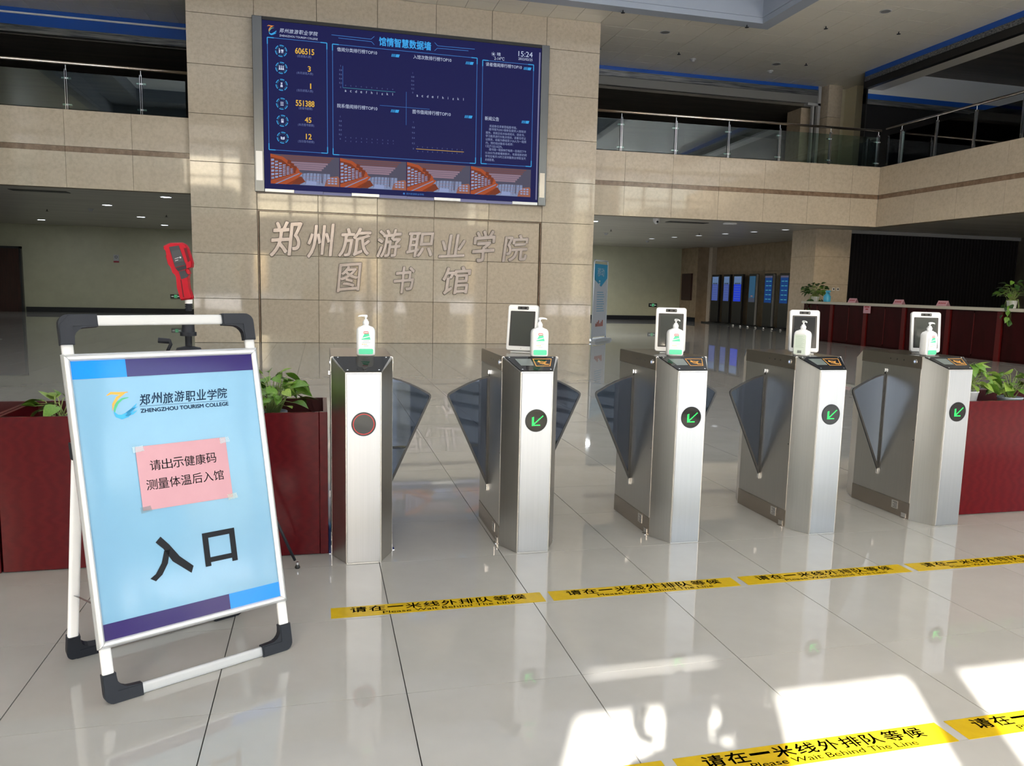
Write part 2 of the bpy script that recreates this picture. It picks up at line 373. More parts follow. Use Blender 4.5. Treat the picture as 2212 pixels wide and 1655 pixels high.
# rear ground-floor walls
b = MB(); b.box(-14, 32.8, 0, 16.25, 33.1, H, OLIVE); struct('wall_rear', b)
b = MB(); b.box(-10.9, 32.74, 0, 16.2, 32.8, .19, DARKST); bb = struct('baseboard_rear', b)
b = MB()
for k in range(22):
    q = MB(); x = -10.9+k*1.23; q.box(x+.006, 32.715, .005, x+1.224, 32.738, .185, DARKST); q.build('skirting_stone', bb)
b = MB(); b.box(16.25, 31.2, 0, 17.3, 33.1, 3.3, KMARBLE); b.box(16.2, 31.2, 0, 16.25, 32.8, .19, DARKST); struct('wall_corner', b)
b = MB(); b.box(16.78, 30.9, 0, 17.3, 31.2, 3.3, MARBLE); struct('trim_corner_pilaster', b)
b = MB(); b.box(17.05, 23.2, 0, 17.35, 30.9, 3.3, JOINT); wk = struct('wall_kiosks', b)
for k in range(6):
    for r in range(3):
        q = MB(); q.box(17.0, 23.2+k*1.283+.004, r*1.1+.004, 17.045, 23.2+(k+1)*1.283-.004, (r+1)*1.1-.004, KMARBLE); q.build('stone_panel', wk)
# square marble pillar by the counter, from ground floor to hall ceiling
b = MB(); b.box(14.46, 20.34, 0, 15.6, 21.5, 3.3, JOINT); pc = struct('wall_square_pillar', b)
for r in range(4):
    q = MB(); q.bbox(14.42, 20.30, r*.825, 15.64, 20.339, (r+1)*.825-.006, MARBLE_B, .004); q.build('marble_panel', pc)
    q = MB(); q.box(14.42, 20.34, r*.825, 14.459, 21.5, (r+1)*.825-.006, MARBLE_B); q.build('marble_panel', pc)
b = MB(); b.box(14.95, 20.62, 4.64, 15.30, 21.4, H, CREAM); b.box(15.29, 20.1, 4.64, 15.62, 21.4, H, CREAM); pu = struct('wall_upper_pillar', b)
for r in range(3): q = MB(); q.bbox(14.5, 20.3, 4.64+r*.945, 14.96, 21.4, 4.64+(r+1)*.945-.005, MARBLE_B if r < 2 else MARBLE, .004); q.build('marble_panel', pu)
# dark roller curtain behind the counter
b = MB()
for k in range(60):
    x = 15.64+k*.12; b.zprism([(x, 20.42), (x+.03, 20.36), (x+.09, 20.36), (x+.12, 20.42), (x+.12, 20.46), (x, 20.46)], 0, 3.22, BLACKW)
b.box(15.64, 20.3, 3.2, 22, 20.46, 3.3, GREYC); struct('wall_curtain', b)
b = MB(); b.box(22, 2, 0, 22.2, 33, H, DARKC); struct('wall_right', b)
# right foreground marble pillar
b = MB(); b.box(13.92, 10.6, 0, 15.1, 11.69, 3.3, MARBLE); struct('wall_near_pillar', b)
# far-left door in the rear wall
b = MB(); b.box(-12.3, 32.68, 0, -11.0, 32.79, 2.37, DOORM); d1 = struct('door_1', b)
b = MB(); b.box(-12.4, 32.66, 0, -12.28, 32.8, 2.45, DARKST); b.box(-11.02, 32.66, 0, -10.95, 32.8, 2.45, DARKST); b.box(-12.4, 32.66, 2.37, -10.95, 32.8, 2.45, DARKST); b.build('door_frame', d1)
b = MB(); b.cyl((-11.85, 32.64, 1.05), (-11.72, 32.64, 1.05), .02, CHROME); b.build('door_handle', d1)
b = MB(); b.box(16.16, 31.6, .95, 16.25, 32.5, 2.15, DOORM); struct('door_2', b)
b = MB(); b.box(6.2, 32.68, 0, 7.9, 32.8, 2.6, DOORM); struct('door_3', b)
b = MB(); b.box(-4.2, 32.68, 0, -2.7, 32.8, 2.35, DOORM); struct('door_4', b)

# main ceiling, coffer, bulkheads
b = MB()
b.box(-14, 16.43, H+.02, 14.6, 20.6, H+.2, ALU); b.box(10.0, 2, H+.02, 14.6, 16.43, H+.2, ALU); b.box(-14, -2.2, H+.02, 22, 2, H+.2, CEIL); b.box(-14, 2, H+.02, -8, 16.43, H+.2, CEIL); b.box(14.6, 18.95, H, 15.9, 21.4, H+.2, CEIL)
ceil = struct('ceiling', b)
cm_ = MB(); cm_.box(.007, .006, 0, .630, .594, .019, CEIL); o = cm_.build('ceiling_tile'); cme = o.data; bpy.data.objects.remove(o)
for i in range(13):
    for j in range(14):
        x = 6.32+i*.6369; y = 20.6-(j+1)*.6
        if x < 9.9 and y < 16.3: continue
        if x < 9.9 and y < 16.45:
            piece('ceiling_tile', cme, ceil, (x, y, H)); continue
        piece('ceiling_tile', cme, ceil, (x, y, H))
b = MB()
for i in range(32):
    for j in range(7):
        x = 6.32-(i+1)*.6369; y = 20.6-(j+1)*.6
        b.box(x+.004, y+.004, H, x+.632, y+.596, H+.019, CEIL)
o = b.build('ceiling_tile_field', ceil); o['kind'] = 'stuff'
b = MB()
x0, x1, y0, y1 = -8, 10.0, 2, 16.43
def ring(b, x0, x1, y0, y1, t, z0, z1, m):
    b.box(x0, y0, z0, x1, y0+t, z1, m); b.box(x0, y1-t, z0, x1, y1, z1, m); b.box(x0, y0+t, z0, x0+t, y1-t, z1, m); b.box(x1-t, y0+t, z0, x1, y1-t, z1, m)
ring(b, x0, x1, y0, y1, .32, H-.10, H+.02, COFF); ring(b, x0+.30, x1-.30, y0+.30, y1-.30, .05, H+.02, H+.55, COFF)
ring(b, x0+.3, x1-.3, y0+.3, y1-.3, 1.1, H+.5, H+.58, COFF); ring(b, x0+1.35, x1-1.35, y0+1.35, y1-1.35, .05, H+.58, H+.95, COFF); b.box(x0, y0, H+.97, x1, y1, H+1.1, COFF)
cof = struct('trim_ceiling_coffer', b)
LUM = mat('luminous_ceiling', (.8, .82, .85), .6, emit=(.86, .93, 1.0), es=LUMS)
b = MB()
for i in range(8):
    for j in range(6):
        dx_, dy_ = (x1-x0-2.8)/8, (y1-y0-2.8)/6; b = MB(); b.box(x0+1.4+i*dx_+.01, y0+1.4+j*dy_+.01, H+.93, x0+1.4+(i+1)*dx_-.01, y0+1.4+(j+1)*dy_-.01, H+.96, LUM); b.build('light_panel', cof)
b = MB()   # rear bulkheads with the blue and grey bands
b.box(6.3, 20.6, H-.10, 14.45, 20.75, H+.02, BLUE); b.box(6.3, 20.58, H-.26, 14.45, 20.75, H-.10, GREYST); b.box(6.3, 20.62, 6.95, 14.45, 20.75, H-.26, GREYC); struct('trim_bulkhead_rear_right', b)
b = MB()
b.box(-12.6, 20.6, 7.34, -2.6, 20.78, H+.02, BLUE); b.box(-12.6, 20.57, 7.30, -2.6, 20.78, 7.34, ALU); b.box(-12.6, 20.6, 7.06, -2.6, 20.78, 7.30, BLUE); b.box(-12.6, 20.58, 6.9, -2.6, 20.78, 7.06, GREYST); struct('trim_bulkhead_rear_left', b)
b = MB()
b.box(14.6, 2, 7.30, 14.75, 18.9, H+.02, BLUE); b.box(14.58, 2, 7.18, 14.75, 18.9, 7.30, GREYST); b.box(14.6, 2, 7.0, 14.75, 18.9, 7.18, BLACK); struct('trim_bulkhead_wing', b)
b = MB(); b.box(-15, -2.2, 8.6, 24, 34, 8.8, DARKC); struct('ceiling_roof', b)
b = MB(); b.box(-14, 33.1, 0, 24, 33.3, 8.6, DARKC); b.box(22.2, -2.2, 0, 22.4, 33.3, 8.6, DARKC); b.box(-13, -2.16, H, 24, -2.0, 8.6, DARKC); b.box(-13, -2.2, 0, -12.8, 33.3, 8.6, DARKC); b.box(21.9, -2.16, 0, 22.2, 2.1, 8.6, DARKC); struct('wall_outer_shell', b)
# upper storey rooms, dim light put into their dark colours
b = MB(); b.box(-12.6, 20.75, 6.88, 14.45, 30, 6.95, DARKC); struct('ceiling_upper_rear', b)
b = MB(); b.box(14.75, 2, 7.0, 15.2, 18.9, 7.06, CEIL); b.box(15.15, 2, 7.06, 15.2, 18.9, 7.52, CEIL); b.box(15.2, 2, 7.5, 22, 18.9, 7.56, DARKC); struct('ceiling_upper_wing', b)
b = MB(); b.box(14.66, 18.9, 6.88, 22, 19.0, 7.56, WHITEW); b.box(14.66, 18.88, 6.74, 22, 19.0, 6.88, BLUE); b.box(14.66, 18.88, 6.60, 22, 19.0, 6.74, GREYST); struct('trim_bulkhead_far_wing', b)
b = MB(); b.box(14.70, 18.93, 4.64, 22, 19.0, 6.60, DARKST); b.box(14.66, 18.85, 4.64, 14.70, 19.0, H, BLACK); struct('wall_upper_wing', b)
b = MB(); b.box(-14, 30, 4.64, 22, 30.2, 6.95, BLACK); wu = struct('wall_upper_rear', b)
for k, x in enumerate((9.4, 11.4, 13.4, 16.4, 18.6)): q = MB(); q.box(x, 29.6, 4.64, x+.75, 29.99, 6.5, MARBLE_B); q.build('pilaster', wu)
# glazed partition frames on the upper storey
b = MB(); b.box(14.0, 20.55, 6.88, 14.43, 20.75, 6.95, GREYP); b.box(14.34, 20.55, 4.64, 14.43, 20.75, H, GREYP); b.box(14.20, 20.6, 4.64, 14.26, 20.7, 6.95, GREYP); pf = struct('window_1', b)
q = MB(); q.box(14.26, 20.66, 4.64, 14.34, 20.67, 6.9, GP); q.build('pane', pf)
b = MB(); b.box(14.02, 20.9, 4.64, 14.40, 21.6, 6.88, MARBLE_B); struct('wall_upper_return', b)
# enclosing left wall
b = MB(); b.box(-12.8, -2.2, 0, -12.6, 33, H, OLIVE); struct('wall_left', b)

# entrance facade behind the viewer (sun patches on the floor come through its door bays)
b = MB()
FY0, FY1 = -2.03, -2.0
bays = [(-7.2, -5.3), (-5.1, -3.55), (-3.1, -1.45), (-1.32, -.80), (-.62, -.10), (.11, .63), (.84, 1.36), (1.57, 2.09), (2.30, 2.82), (3.3, 5.2), (5.4, 7.3)]
xe = -13.0
for (a, c) in bays:
    b.box(xe, FY0, 0, a, FY1, 2.66, GREYP); xe = c
b.box(xe, FY0, 0, 11, FY1, 2.66, GREYP)
b.box(-13, FY0, 2.66, 11, FY1, 2.797, GREYP); b.box(-13, FY0, 2.797, -1.32, FY1, 2.826, GREYP); b.box(-.83, FY0, 2.797, 11, FY1, 2.826, GREYP); b.box(-13, FY0, 2.826, 11, FY1, 4.3, GREYP); b.box(11, FY0, 2.9, 22, FY1, 3.1, GREYP)
x = -13.0
while x < 22:
    b.box(x, FY0, 4.3 if x < 11 else 0, x+.14, FY1, H, GREYP); x += 1.45
for z, t in ((5.0, .08), (5.9, .08), (7.3, .14)): b.box(-13, FY0+.005, z, 22, FY1-.005, z+t, GREYP)
struct('wall_facade', b)
PAVE = mat('outdoor_paving', (.74, .74, .74), .6, noise=.8, col2=(.64, .64, .65))
b = MB(); b.box(-60, -80, -.3, 60, -2.2, -.05, PAVE); struct('floor_outdoor_paving', b)
b = MB(); b.box(-3.5, -5.5, -.05, -3.2, -2.2, 7.6, GREYP); struct('wall_added_sunblock_pier', b)  # unseen pier added to keep sun off the left bays
b = MB(); b.box(-14, -7.6, 7.6, -4.9, -2.2, 7.66, GREYP); b.box(-3.9, -7.6, 7.6, 24, -2.2, 7.66, GREYP); b.box(-4.9, -5.6, 7.6, -3.9, -2.2, 7.66, GREYP); b.box(-4.9, -7.6, 7.6, -3.9, -6.3, 7.66, GREYP); struct('ceiling_added_sunblock_roof', b)  # unseen overhang added to shade the upper glazing, with a gap for sun
b = MB()
for k in range(9): b.box(-60+k*13.5, -70, -.05, -60+k*13.5+10, -58, 9+3*((k*7) % 4), OLIVE)
struct('wall_distant_blocks', b)
b = MB(); b.box(-14, -9.2, -.05, -6.95, -9.0, 7.8, CREAM); struct('wall_added_sunblock_screen', b)  # unseen wall added to block sun from the far-left bays

# ================================================================== DISPLAY BOARD
YS = 17.30
t = thing('display_board', (1.86, YS, 3.22), 'large wall display with dark blue statistics screen above the steel characters', 'screen')
def L_(o, mb_name, mb, parent): return mb.build(mb_name, parent)
def loc(mb, t):   # shift world coordinates into the thing's frame
    ox, oy, oz = t.location; mb.v = [(v[0]-ox, v[1]-oy, v[2]-oz) for v in mb.v]; return mb
b = MB(); b.box(-1.335, YS+.02, 3.235, 5.06, YW-.001, 6.745, BLACK); loc(b, t).build('housing', t)
b = MB(); b.bbox(-1.335, YS-.03, 3.22, -1.135, YS+.1, 6.76, GREYST and steel('frame_steel', (.15, .155, .16), .3), .008); b.box(-1.30, YS-.034, 3.45, -1.17, YS-.03, 4.05, ST_F); loc(b, t).build('side_frame', t)  # pale lower plate stands in for a reflection on the frame
b = MB(); b.bbox(4.87, YS-.03, 3.22, 5.06, YS+.1, 6.76, MATS['frame_steel'], .008); b.box(4.90, YS-.034, 3.40, 5.02, YS-.03, 3.95, ST_B); loc(b, t).build('side_frame', t)  # lower plate again a reflection put in as lighter metal
b = MB(); b.box(-1.135, YS-.02, 6.69, 4.87, YS+.1, 6.76, BLACK); loc(b, t).build('top_frame', t)
b = MB()
for k in range(10): b.box(-1.13+k*.6, YS-.022, 3.225, -1.13+k*.6+.592, YS+.08, 3.285-(k % 3)*.006, E_LAV if k % 3 else ST_F)
loc(b, t).build('bottom_frame', t)
b = MB(); b.box(-1.135, YS, 3.285, 4.87, YS+.02, 6.69, E_NAVY); b.box(4.82, YS-.002, 3.35, 4.85, YS, 6.6, E_LAV); scr = loc(b, t).build('screen', t)
b = MB(); D = -.003
def hl(b, x0, z0, x1, z1, w_, m, d=.003):
    v = Vector((x1-x0, 0, z1-z0)); n_ = Vector((-v.z, 0, v.x)).normalized()*w_/2
    p = [Vector((x0, YS-d, z0)), Vector((x1, YS-d, z1))]
    b.quad([p[0]-n_, p[1]-n_, p[1]+n_, p[0]+n_], m)
for (x0, z1), (x1, z0) in [[(-1.036, 6.355), (.164, 4.095)], [(.279, 6.346), (3.397, 4.077)], [(3.524, 6.317), (4.696, 4.084)]]:
    for a in ((x0, z0, x1, z0), (x0, z1, x1, z1), (x0, z0, x0, z1), (x1, z0, x1, z1)): hl(b, *a, .010, E_FRAME)
    for (cx, cz, sx, sz) in ((x0, z0, 1, 1), (x1, z0, -1, 1), (x0, z1, 1, -1), (x1, z1, -1, -1)):
        hl(b, cx, cz, cx+sx*.13, cz, .018, E_CYAN, .004); hl(b, cx, cz, cx, cz+sz*.13, .018, E_CYAN, .004)
hl(b, 1.839, 4.8, 1.839, 5.5, .007, E_FRAME); hl(b, 1.27, 5.174, 2.35, 5.174, .007, E_FRAME)
for s_, xc in ((1, 0), (-1, 3.60)):
    X = lambda x: xc+s_*x
    for a in ((.26, 6.53, 1.085, 6.522), (1.085, 6.522, 1.152, 6.585), (.402, 6.481, 1.093, 6.472), (1.093, 6.472, 1.152, 6.413)): hl(b, X(a[0]), a[1], X(a[2]), a[3], .010, E_FRAME)
for x, z in [(1.51, 6.234), (3.136, 6.224), (1.502, 5.078), (3.129, 5.078), (4.461, 6.224), (4.442, 5.06)]:
    for k in range(4): b.flat([(x+k*.022, z-.03), (x+k*.022+.012, z-.03), (x+k*.022+.03, z+.03), (x+k*.022+.018, z+.03)], E_CYAN, (0, YS-.003, 0))
    b.flat([(x+.09, z-.03), (x+.165, z-.03), (x+.186, z+.03), (x+.108, z+.03)], E_CYAN, (0, YS-.003, 0))
hl(b, .491, 5.923, .489, 5.479, .007, E_FRAME); hl(b, .489, 5.478, 1.6, 5.476, .009, E_TEAL); hl(b, 2.06, 4.31, 3.13, 4.31, .009, E_GOLD)
loc(b, t).build('screen_frame_lines', scr)
for k, (x, z) in enumerate([(-.765, 6.109), (-.764, 5.77), (-.764, 5.429), (-.761, 5.047), (-.757, 4.702), (-.756, 4.357)]):
    b = MB()
    for a in range(24):
        if a % 4 == 3: continue
        q0, q1 = 2*math.pi*a/24, 2*math.pi*(a+1)/24
        b.flat([(x+r_*math.cos(q), z+r_*math.sin(q)) for r_, q in ((.104, q0), (.12, q0), (.12, q1), (.104, q1))], E_CYAN, (0, YS-.003, 0))
        b.flat([(x+r_*math.cos(q), z+r_*math.sin(q)) for r_, q in ((.084, q0), (.09, q0), (.09, q1), (.084, q1))], E_TEAL, (0, YS-.003, 0))
    F = lambda pl, m=E_WHITE: b.flat([(x+p[0]*.05, z+p[1]*.05) for p in pl], m, (0, YS-.004, 0))
    if k == 0: F(circ(-.7, .8, .22, 10)); F([(-.9, .5), (-.5, .5), (-.3, 0), (-.5, -.9), (-.9, -.9)]); F([(-.1, .6), (1, .6), (.9, -.4), (.1, -.4)]); F([(0, -.6), (.9, -.6), (.9, -.8), (0, -.8)])
    if k == 1:
        for d in (-.75, 0, .75): F(circ(d, .7, .26, 10)); F([(d-.2, .35), (d+.2, .35), (d+.34, -.8), (d-.34, -.8)])
    if k == 2: F(circ(0, .5, .3, 10)); F([(-.5, -.9), (.5, -.9), (.4, .1), (-.4, .1)]); F([(-.5, .7), (.5, .7), (.3, .95), (-.3, .95)])
    if k == 3:
        for d in (.6, 0, -.6): F([(-.7, d-.12), (.6, d-.12), (.7, d+.16), (-.6, d+.16)])
    if k == 4: F([(-.5, -.8), (.5, -.8), (.5, .8), (-.5, .8)]); b.flat([(x+p[0]*.05, z+p[1]*.05) for p in [(-.2, .2), (.4, .2), (.4, .5), (-.2, .5)]], E_NAVY, (0, YS-.005, 0))
    if k == 5: F([(-.8, .5), (-.08, .2), (-.08, -.9), (-.8, -.6)]); F([(.8, .5), (.08, .2), (.08, -.9), (.8, -.6)])
    loc(b, t).build('screen_icon', scr)
b = MB(); b.flat(circ(3.762, 6.465, .02, 12), E_WHITE, (0, YS-.003, 0))
for a in range(8): q = a*math.pi/4; hl(b, 3.762+.03*math.cos(q), 6.465+.03*math.sin(q), 3.762+.048*math.cos(q), 6.465+.048*math.sin(q), .007, E_WHITE)
loc(b, t).build('weather_icon', scr)
def logo(b, O, e, u, s_, mo, mg, mb_, n, d):
    # college emblem: orange seven-like stroke, green inner stroke, blue brushed crescent; unit box 0..1
    O, e, u, n = map(Vector, (O, e, u, n))
    def F(pl, m): b.add([O+e*(x*s_)+u*(y*s_)+n*d for x, y in pl], [tuple(range(len(pl)))], m)
    def stroke(pts, ws, m):
        L, Rr = [], []
        for k, (x, y) in enumerate(pts):
            a = pts[max(k-1, 0)]; c = pts[min(k+1, len(pts)-1)]; dx, dy = c[0]-a[0], c[1]-a[1]; h_ = math.hypot(dx, dy) or 1
            L.append((x-dy/h_*ws[k], y+dx/h_*ws[k])); Rr.append((x+dy/h_*ws[k], y-dx/h_*ws[k]))
        for k in range(len(pts)-1): F([L[k], L[k+1], Rr[k+1], Rr[k]], m)
    stroke([(0, .88), (.15, .96), (.4, .93), (.72, .96)], [.01, .045, .05, .01], mo)
    stroke([(.60, .94), (.35, .78), (.19, .55), (.14, .32)], [.03, .05, .04, .005], mo)
    stroke([(.72, .76), (.5, .72), (.32, .58), (.22, .38), (.20, .24)], [.01, .03, .045, .035, .01], mg)
    stroke([(.18, .26), (.26, .12), (.42, .06), (.6, .12), (.78, .28), (.98, .52)], [.02, .06, .085, .09, .06, .004], mb_)
    stroke([(.6, .18), (.8, .32), (1.0, .40)], [.05, .04, .003], mb_); stroke([(.55, .1), (.8, .16), (.97, .27)], [.03, .04, .003], mb_)
b = MB(); E_LO = em('screen_logo_orange', (.85, .30, .06)); E_LG = em('screen_logo_green', (.2, .5, .35))
logo(b, (-1.035, YS, 6.41), (1, 0, 0), (0, 0, 1), .19, E_LO, E_LG, E_CYAN, (0, -1, 0), .003)
loc(b, t).build('screen_emblem', scr)
b = MB(); x = -.795
for ch in "郑州旅游职业学院":
    b.text(ch, (x, YS-.003, 6.475), (1, 0, 0), (.18, 0, 1), .082, .085, E_WHITE, res=2); x += .0975
loc(b, t).build('screen_college_name', scr)
SCREEN_TEXT=[
('馆情智慧数据墙',1.254,6.41,1.115,0.175,'title'),('借阅分类排行榜TOP10',0.372,6.211,0.838,0.084,'white'),('入馆次数排行榜TOP10',1.986,6.205,0.836,0.086,'white'),('院系借阅排行榜TOP10',0.372,5.056,0.845,0.086,'white'),
('图书借阅排行榜TOP10',1.978,5.055,0.841,0.088,'white'),('读者借阅排行榜TOP10',3.595,6.198,0.825,0.083,'white'),('新闻公告',3.595,5.031,0.324,0.09,'white'),('15:24',4.336,6.474,0.328,0.112,'white'),
('2022/02/25',4.338,6.396,0.328,0.053,'white'),('晴',3.848,6.435,0.079,0.076,'white'),('2-14℃',3.784,6.348,0.233,0.07,'white'),('606515',-0.48,6.085,0.381,0.116,'gold'),
('3',-0.232,5.744,0.062,0.107,'gold'),('1',-0.216,5.398,0.051,0.106,'gold'),('551388',-0.481,5.03,0.378,0.118,'gold'),('45',-0.299,4.701,0.13,0.108,'gold'),
('12',-0.28,4.361,0.114,0.109,'gold'),('(总进馆人数)',-0.442,6.008,0.286,0.061,'dim'),('(本月进馆人数)',-0.457,5.668,0.334,0.061,'dim'),('(当日进馆人数)',-0.461,5.315,0.335,0.062,'dim'),
('(总借书册数)',-0.423,4.954,0.279,0.062,'dim'),('(本月借书册数)',-0.441,4.615,0.331,0.062,'dim'),('(当日借书册数)',-0.445,4.274,0.335,0.062,'dim'),('ZHENGZHOU TOURISM COLLEGE',-0.794,6.396,0.771,0.039,'white'),
('欢迎各位读者莅临图书馆。',3.702,4.889,0.637,0.057,'dim2'),('图书馆为2021级新生提供入馆培训',3.697,4.818,0.852,0.057,'dim2'),('服务，目前正在对各班班长、团支书、',3.622,4.74,0.903,0.057,'dim2'),
('学习委员进行分批次培训。读者也可以',3.621,4.667,0.932,0.058,'dim2'),('以院系、班级为群组至少20人为一组预',3.622,4.594,0.942,0.057,'dim2'),('约。预约培训联系马老师：',3.623,4.518,0.638,0.057,'dim2'),
('13271551029。',3.625,4.444,0.39,0.057,'dim2'),('图书馆一楼放映厅每周一至周四下午',3.706,4.378,0.867,0.057,'dim2'),('15:30分为读者播放影片，有意观影的同',3.618,4.3,0.964,0.058,'dim2'),
('学可在每天15时之前到服务台领取当天',3.619,4.226,0.945,0.058,'dim2'),('的观影票。',3.621,4.149,0.214,0.057,'dim2'),('1',0.434,5.903,0.022,0.034,'dim'),('0.8',0.416,5.816,0.057,0.034,'dim'),
('0.6',0.415,5.729,0.058,0.034,'dim'),('0.4',0.415,5.641,0.057,0.034,'dim'),('0.2',0.415,5.554,0.057,0.034,'dim'),('0',0.431,5.466,0.023,0.034,'dim'),('1',1.964,5.89,0.024,0.034,'dim'),
('0.8',1.946,5.808,0.06,0.034,'dim'),('0.6',1.947,5.726,0.06,0.034,'dim'),('0.4',1.947,5.643,0.06,0.035,'dim'),('0.2',1.948,5.561,0.06,0.035,'dim'),('0',1.966,5.479,0.025,0.035,'dim'),
('1',0.422,4.861,0.024,0.034,'dim'),('0.8',0.405,4.768,0.057,0.034,'dim'),('0.6',0.404,4.676,0.058,0.035,'dim'),('0.4',0.404,4.583,0.058,0.035,'dim'),('0.2',0.403,4.489,0.058,0.035,'dim'),
('0',0.42,4.396,0.023,0.035,'dim'),('1',1.986,4.857,0.024,0.035,'dim'),('0.8',1.968,4.745,0.061,0.035,'dim'),('0.6',1.969,4.633,0.061,0.035,'dim'),('0.4',1.97,4.521,0.06,0.035,'dim'),
('0.2',1.97,4.408,0.061,0.035,'dim'),('0',1.989,4.294,0.025,0.036,'dim'),('a',0.529,5.395,0.035,0.051,'white'),('c',0.638,5.395,0.035,0.051,'white'),('d',0.748,5.396,0.035,0.051,'white'),
('e',0.858,5.396,0.035,0.051,'white'),('f',0.969,5.396,0.035,0.052,'white'),('h',1.08,5.397,0.035,0.051,'white'),('i',1.191,5.397,0.036,0.052,'white'),
('g',1.303,5.398,0.035,0.051,'white'),('k',1.415,5.398,0.035,0.052,'white'),('l',1.527,5.398,0.036,0.052,'white'),('a',2.06,5.418,0.036,0.052,'white'),
('c',2.172,5.418,0.037,0.052,'white'),('d',2.285,5.418,0.036,0.052,'white'),('e',2.398,5.418,0.036,0.052,'white'),('f',2.511,5.418,0.037,0.052,'white'),
('h',2.625,5.418,0.037,0.052,'white'),('i',2.739,5.418,0.037,0.052,'white'),('g',2.853,5.418,0.037,0.053,'white'),('k',2.968,5.418,0.037,0.053,'white'),
('l',3.083,5.417,0.038,0.054,'white'),('a',0.524,4.364,0.035,0.029,'dim'),('c',0.636,4.364,0.035,0.029,'dim'),('d',0.748,4.365,0.035,0.029,'dim'),('e',0.86,4.367,0.036,0.029,'dim'),
('f',0.973,4.367,0.036,0.029,'dim'),('h',1.086,4.369,0.036,0.029,'dim'),('i',1.2,4.37,0.035,0.029,'dim'),('g',1.314,4.371,0.035,0.029,'dim'),('k',1.428,4.372,0.036,0.03,'dim'),
('l',1.543,4.373,0.036,0.03,'dim'),('a',2.081,4.249,0.036,0.03,'dim'),('c',2.189,4.251,0.037,0.03,'dim'),('d',2.298,4.252,0.037,0.029,'dim'),('e',2.407,4.254,0.037,0.03,'dim'),
('f',2.517,4.255,0.037,0.03,'dim'),('h',2.626,4.258,0.038,0.029,'dim'),('i',2.737,4.259,0.037,0.03,'dim'),('g',2.847,4.261,0.037,0.03,'dim'),('k',2.958,4.262,0.037,0.03,'dim'),
('l',3.069,4.264,0.038,0.03,'dim'),('0',0.535,5.514,0.023,0.026,'dim'),('0',0.645,5.514,0.023,0.026,'dim'),('0',0.754,5.514,0.024,0.026,'dim'),('0',0.864,5.514,0.024,0.026,'dim'),
('0',0.975,5.514,0.023,0.026,'dim'),('0',1.086,5.514,0.023,0.026,'dim'),('0',1.197,5.514,0.024,0.026,'dim'),('0',1.309,5.514,0.023,0.026,'dim'),('0',1.421,5.514,0.023,0.026,'dim'),
('0',1.533,5.514,0.024,0.026,'dim'),('0',0.531,4.438,0.023,0.026,'dim'),('0',0.642,4.438,0.023,0.026,'dim'),('0',0.754,4.438,0.024,0.026,'dim'),('0',0.866,4.438,0.024,0.026,'dim'),
('0',0.979,4.437,0.024,0.027,'dim'),('0',1.092,4.437,0.024,0.026,'dim'),('0',1.206,4.436,0.023,0.026,'dim'),('0',1.32,4.435,0.023,0.026,'dim'),('0',1.434,4.435,0.024,0.026,'dim'),
('0',1.548,4.434,0.024,0.027,'dim'),('0',2.08,4.344,0.025,0.026,'dim'),('0',2.189,4.343,0.025,0.026,'dim'),('0',2.299,4.343,0.024,0.026,'dim'),('0',2.408,4.343,0.025,0.026,'dim'),
('0',2.518,4.342,0.025,0.027,'dim'),('0',2.629,4.342,0.025,0.027,'dim'),('0',2.74,4.342,0.025,0.027,'dim'),('0',2.851,4.342,0.025,0.027,'dim'),('0',2.962,4.342,0.025,0.027,'dim'),
('0',3.074,4.342,0.025,0.027,'dim'),]

cm2 = dict(title=E_TITLE, white=E_WHITE, gold=E_GOLD, dim=E_DIM, dim2=E_DIM2)
groups_ = {}
for s_, x, z, w_, h_, c in SCREEN_TEXT:
    if c == 'gold':
        q = MB(); a_ = glyphs(s_, .02)[2]; w2 = a_*h_ if len(s_) == 1 else w_
        q.text(s_, (x+w_-w2, YS-.003, z), (1, 0, 0), (0, 0, 1), w2, h_, E_GOLD, bold=.02); loc(q, t).build('screen_figure', scr); continue
    q = groups_.setdefault(c, MB())
    if len(s_) == 1 and s_.isascii():
        if s_ in 'aceg': h_ *= .78
        w2 = glyphs(s_, 0, 0, 2)[2]*h_; q.text(s_, (x+w_/2-w2/2, YS-.003, z-(h_*.2 if s_ == 'g' else 0)), (1, 0, 0), (0, 0, 1), w2, h_, cm2[c], res=2); continue
    q.text(s_, (x, YS-.003, z), (1, 0, 0), (0, 0, 1), w_, h_, cm2[c], res=2 if h_ < .1 else 3, bold=.02 if c in ('gold', 'title') else 0)
q = groups_['dim']; q.text("郑州旅游职业学院", (1.85, YS-.003, 3.312), (1, 0, 0), (0, 0, 1), .39, .042, E_FRAME, res=1); q.flat(circ(1.80, 3.333, .022, 12), E_FRAME, (0, YS-.003, 0))
for c, q in groups_.items(): loc(q, t).build({'title': 'screen_heading', 'white': 'screen_captions', 'gold': 'screen_figures', 'dim': 'screen_small_text', 'dim2': 'screen_news'}[c], scr)
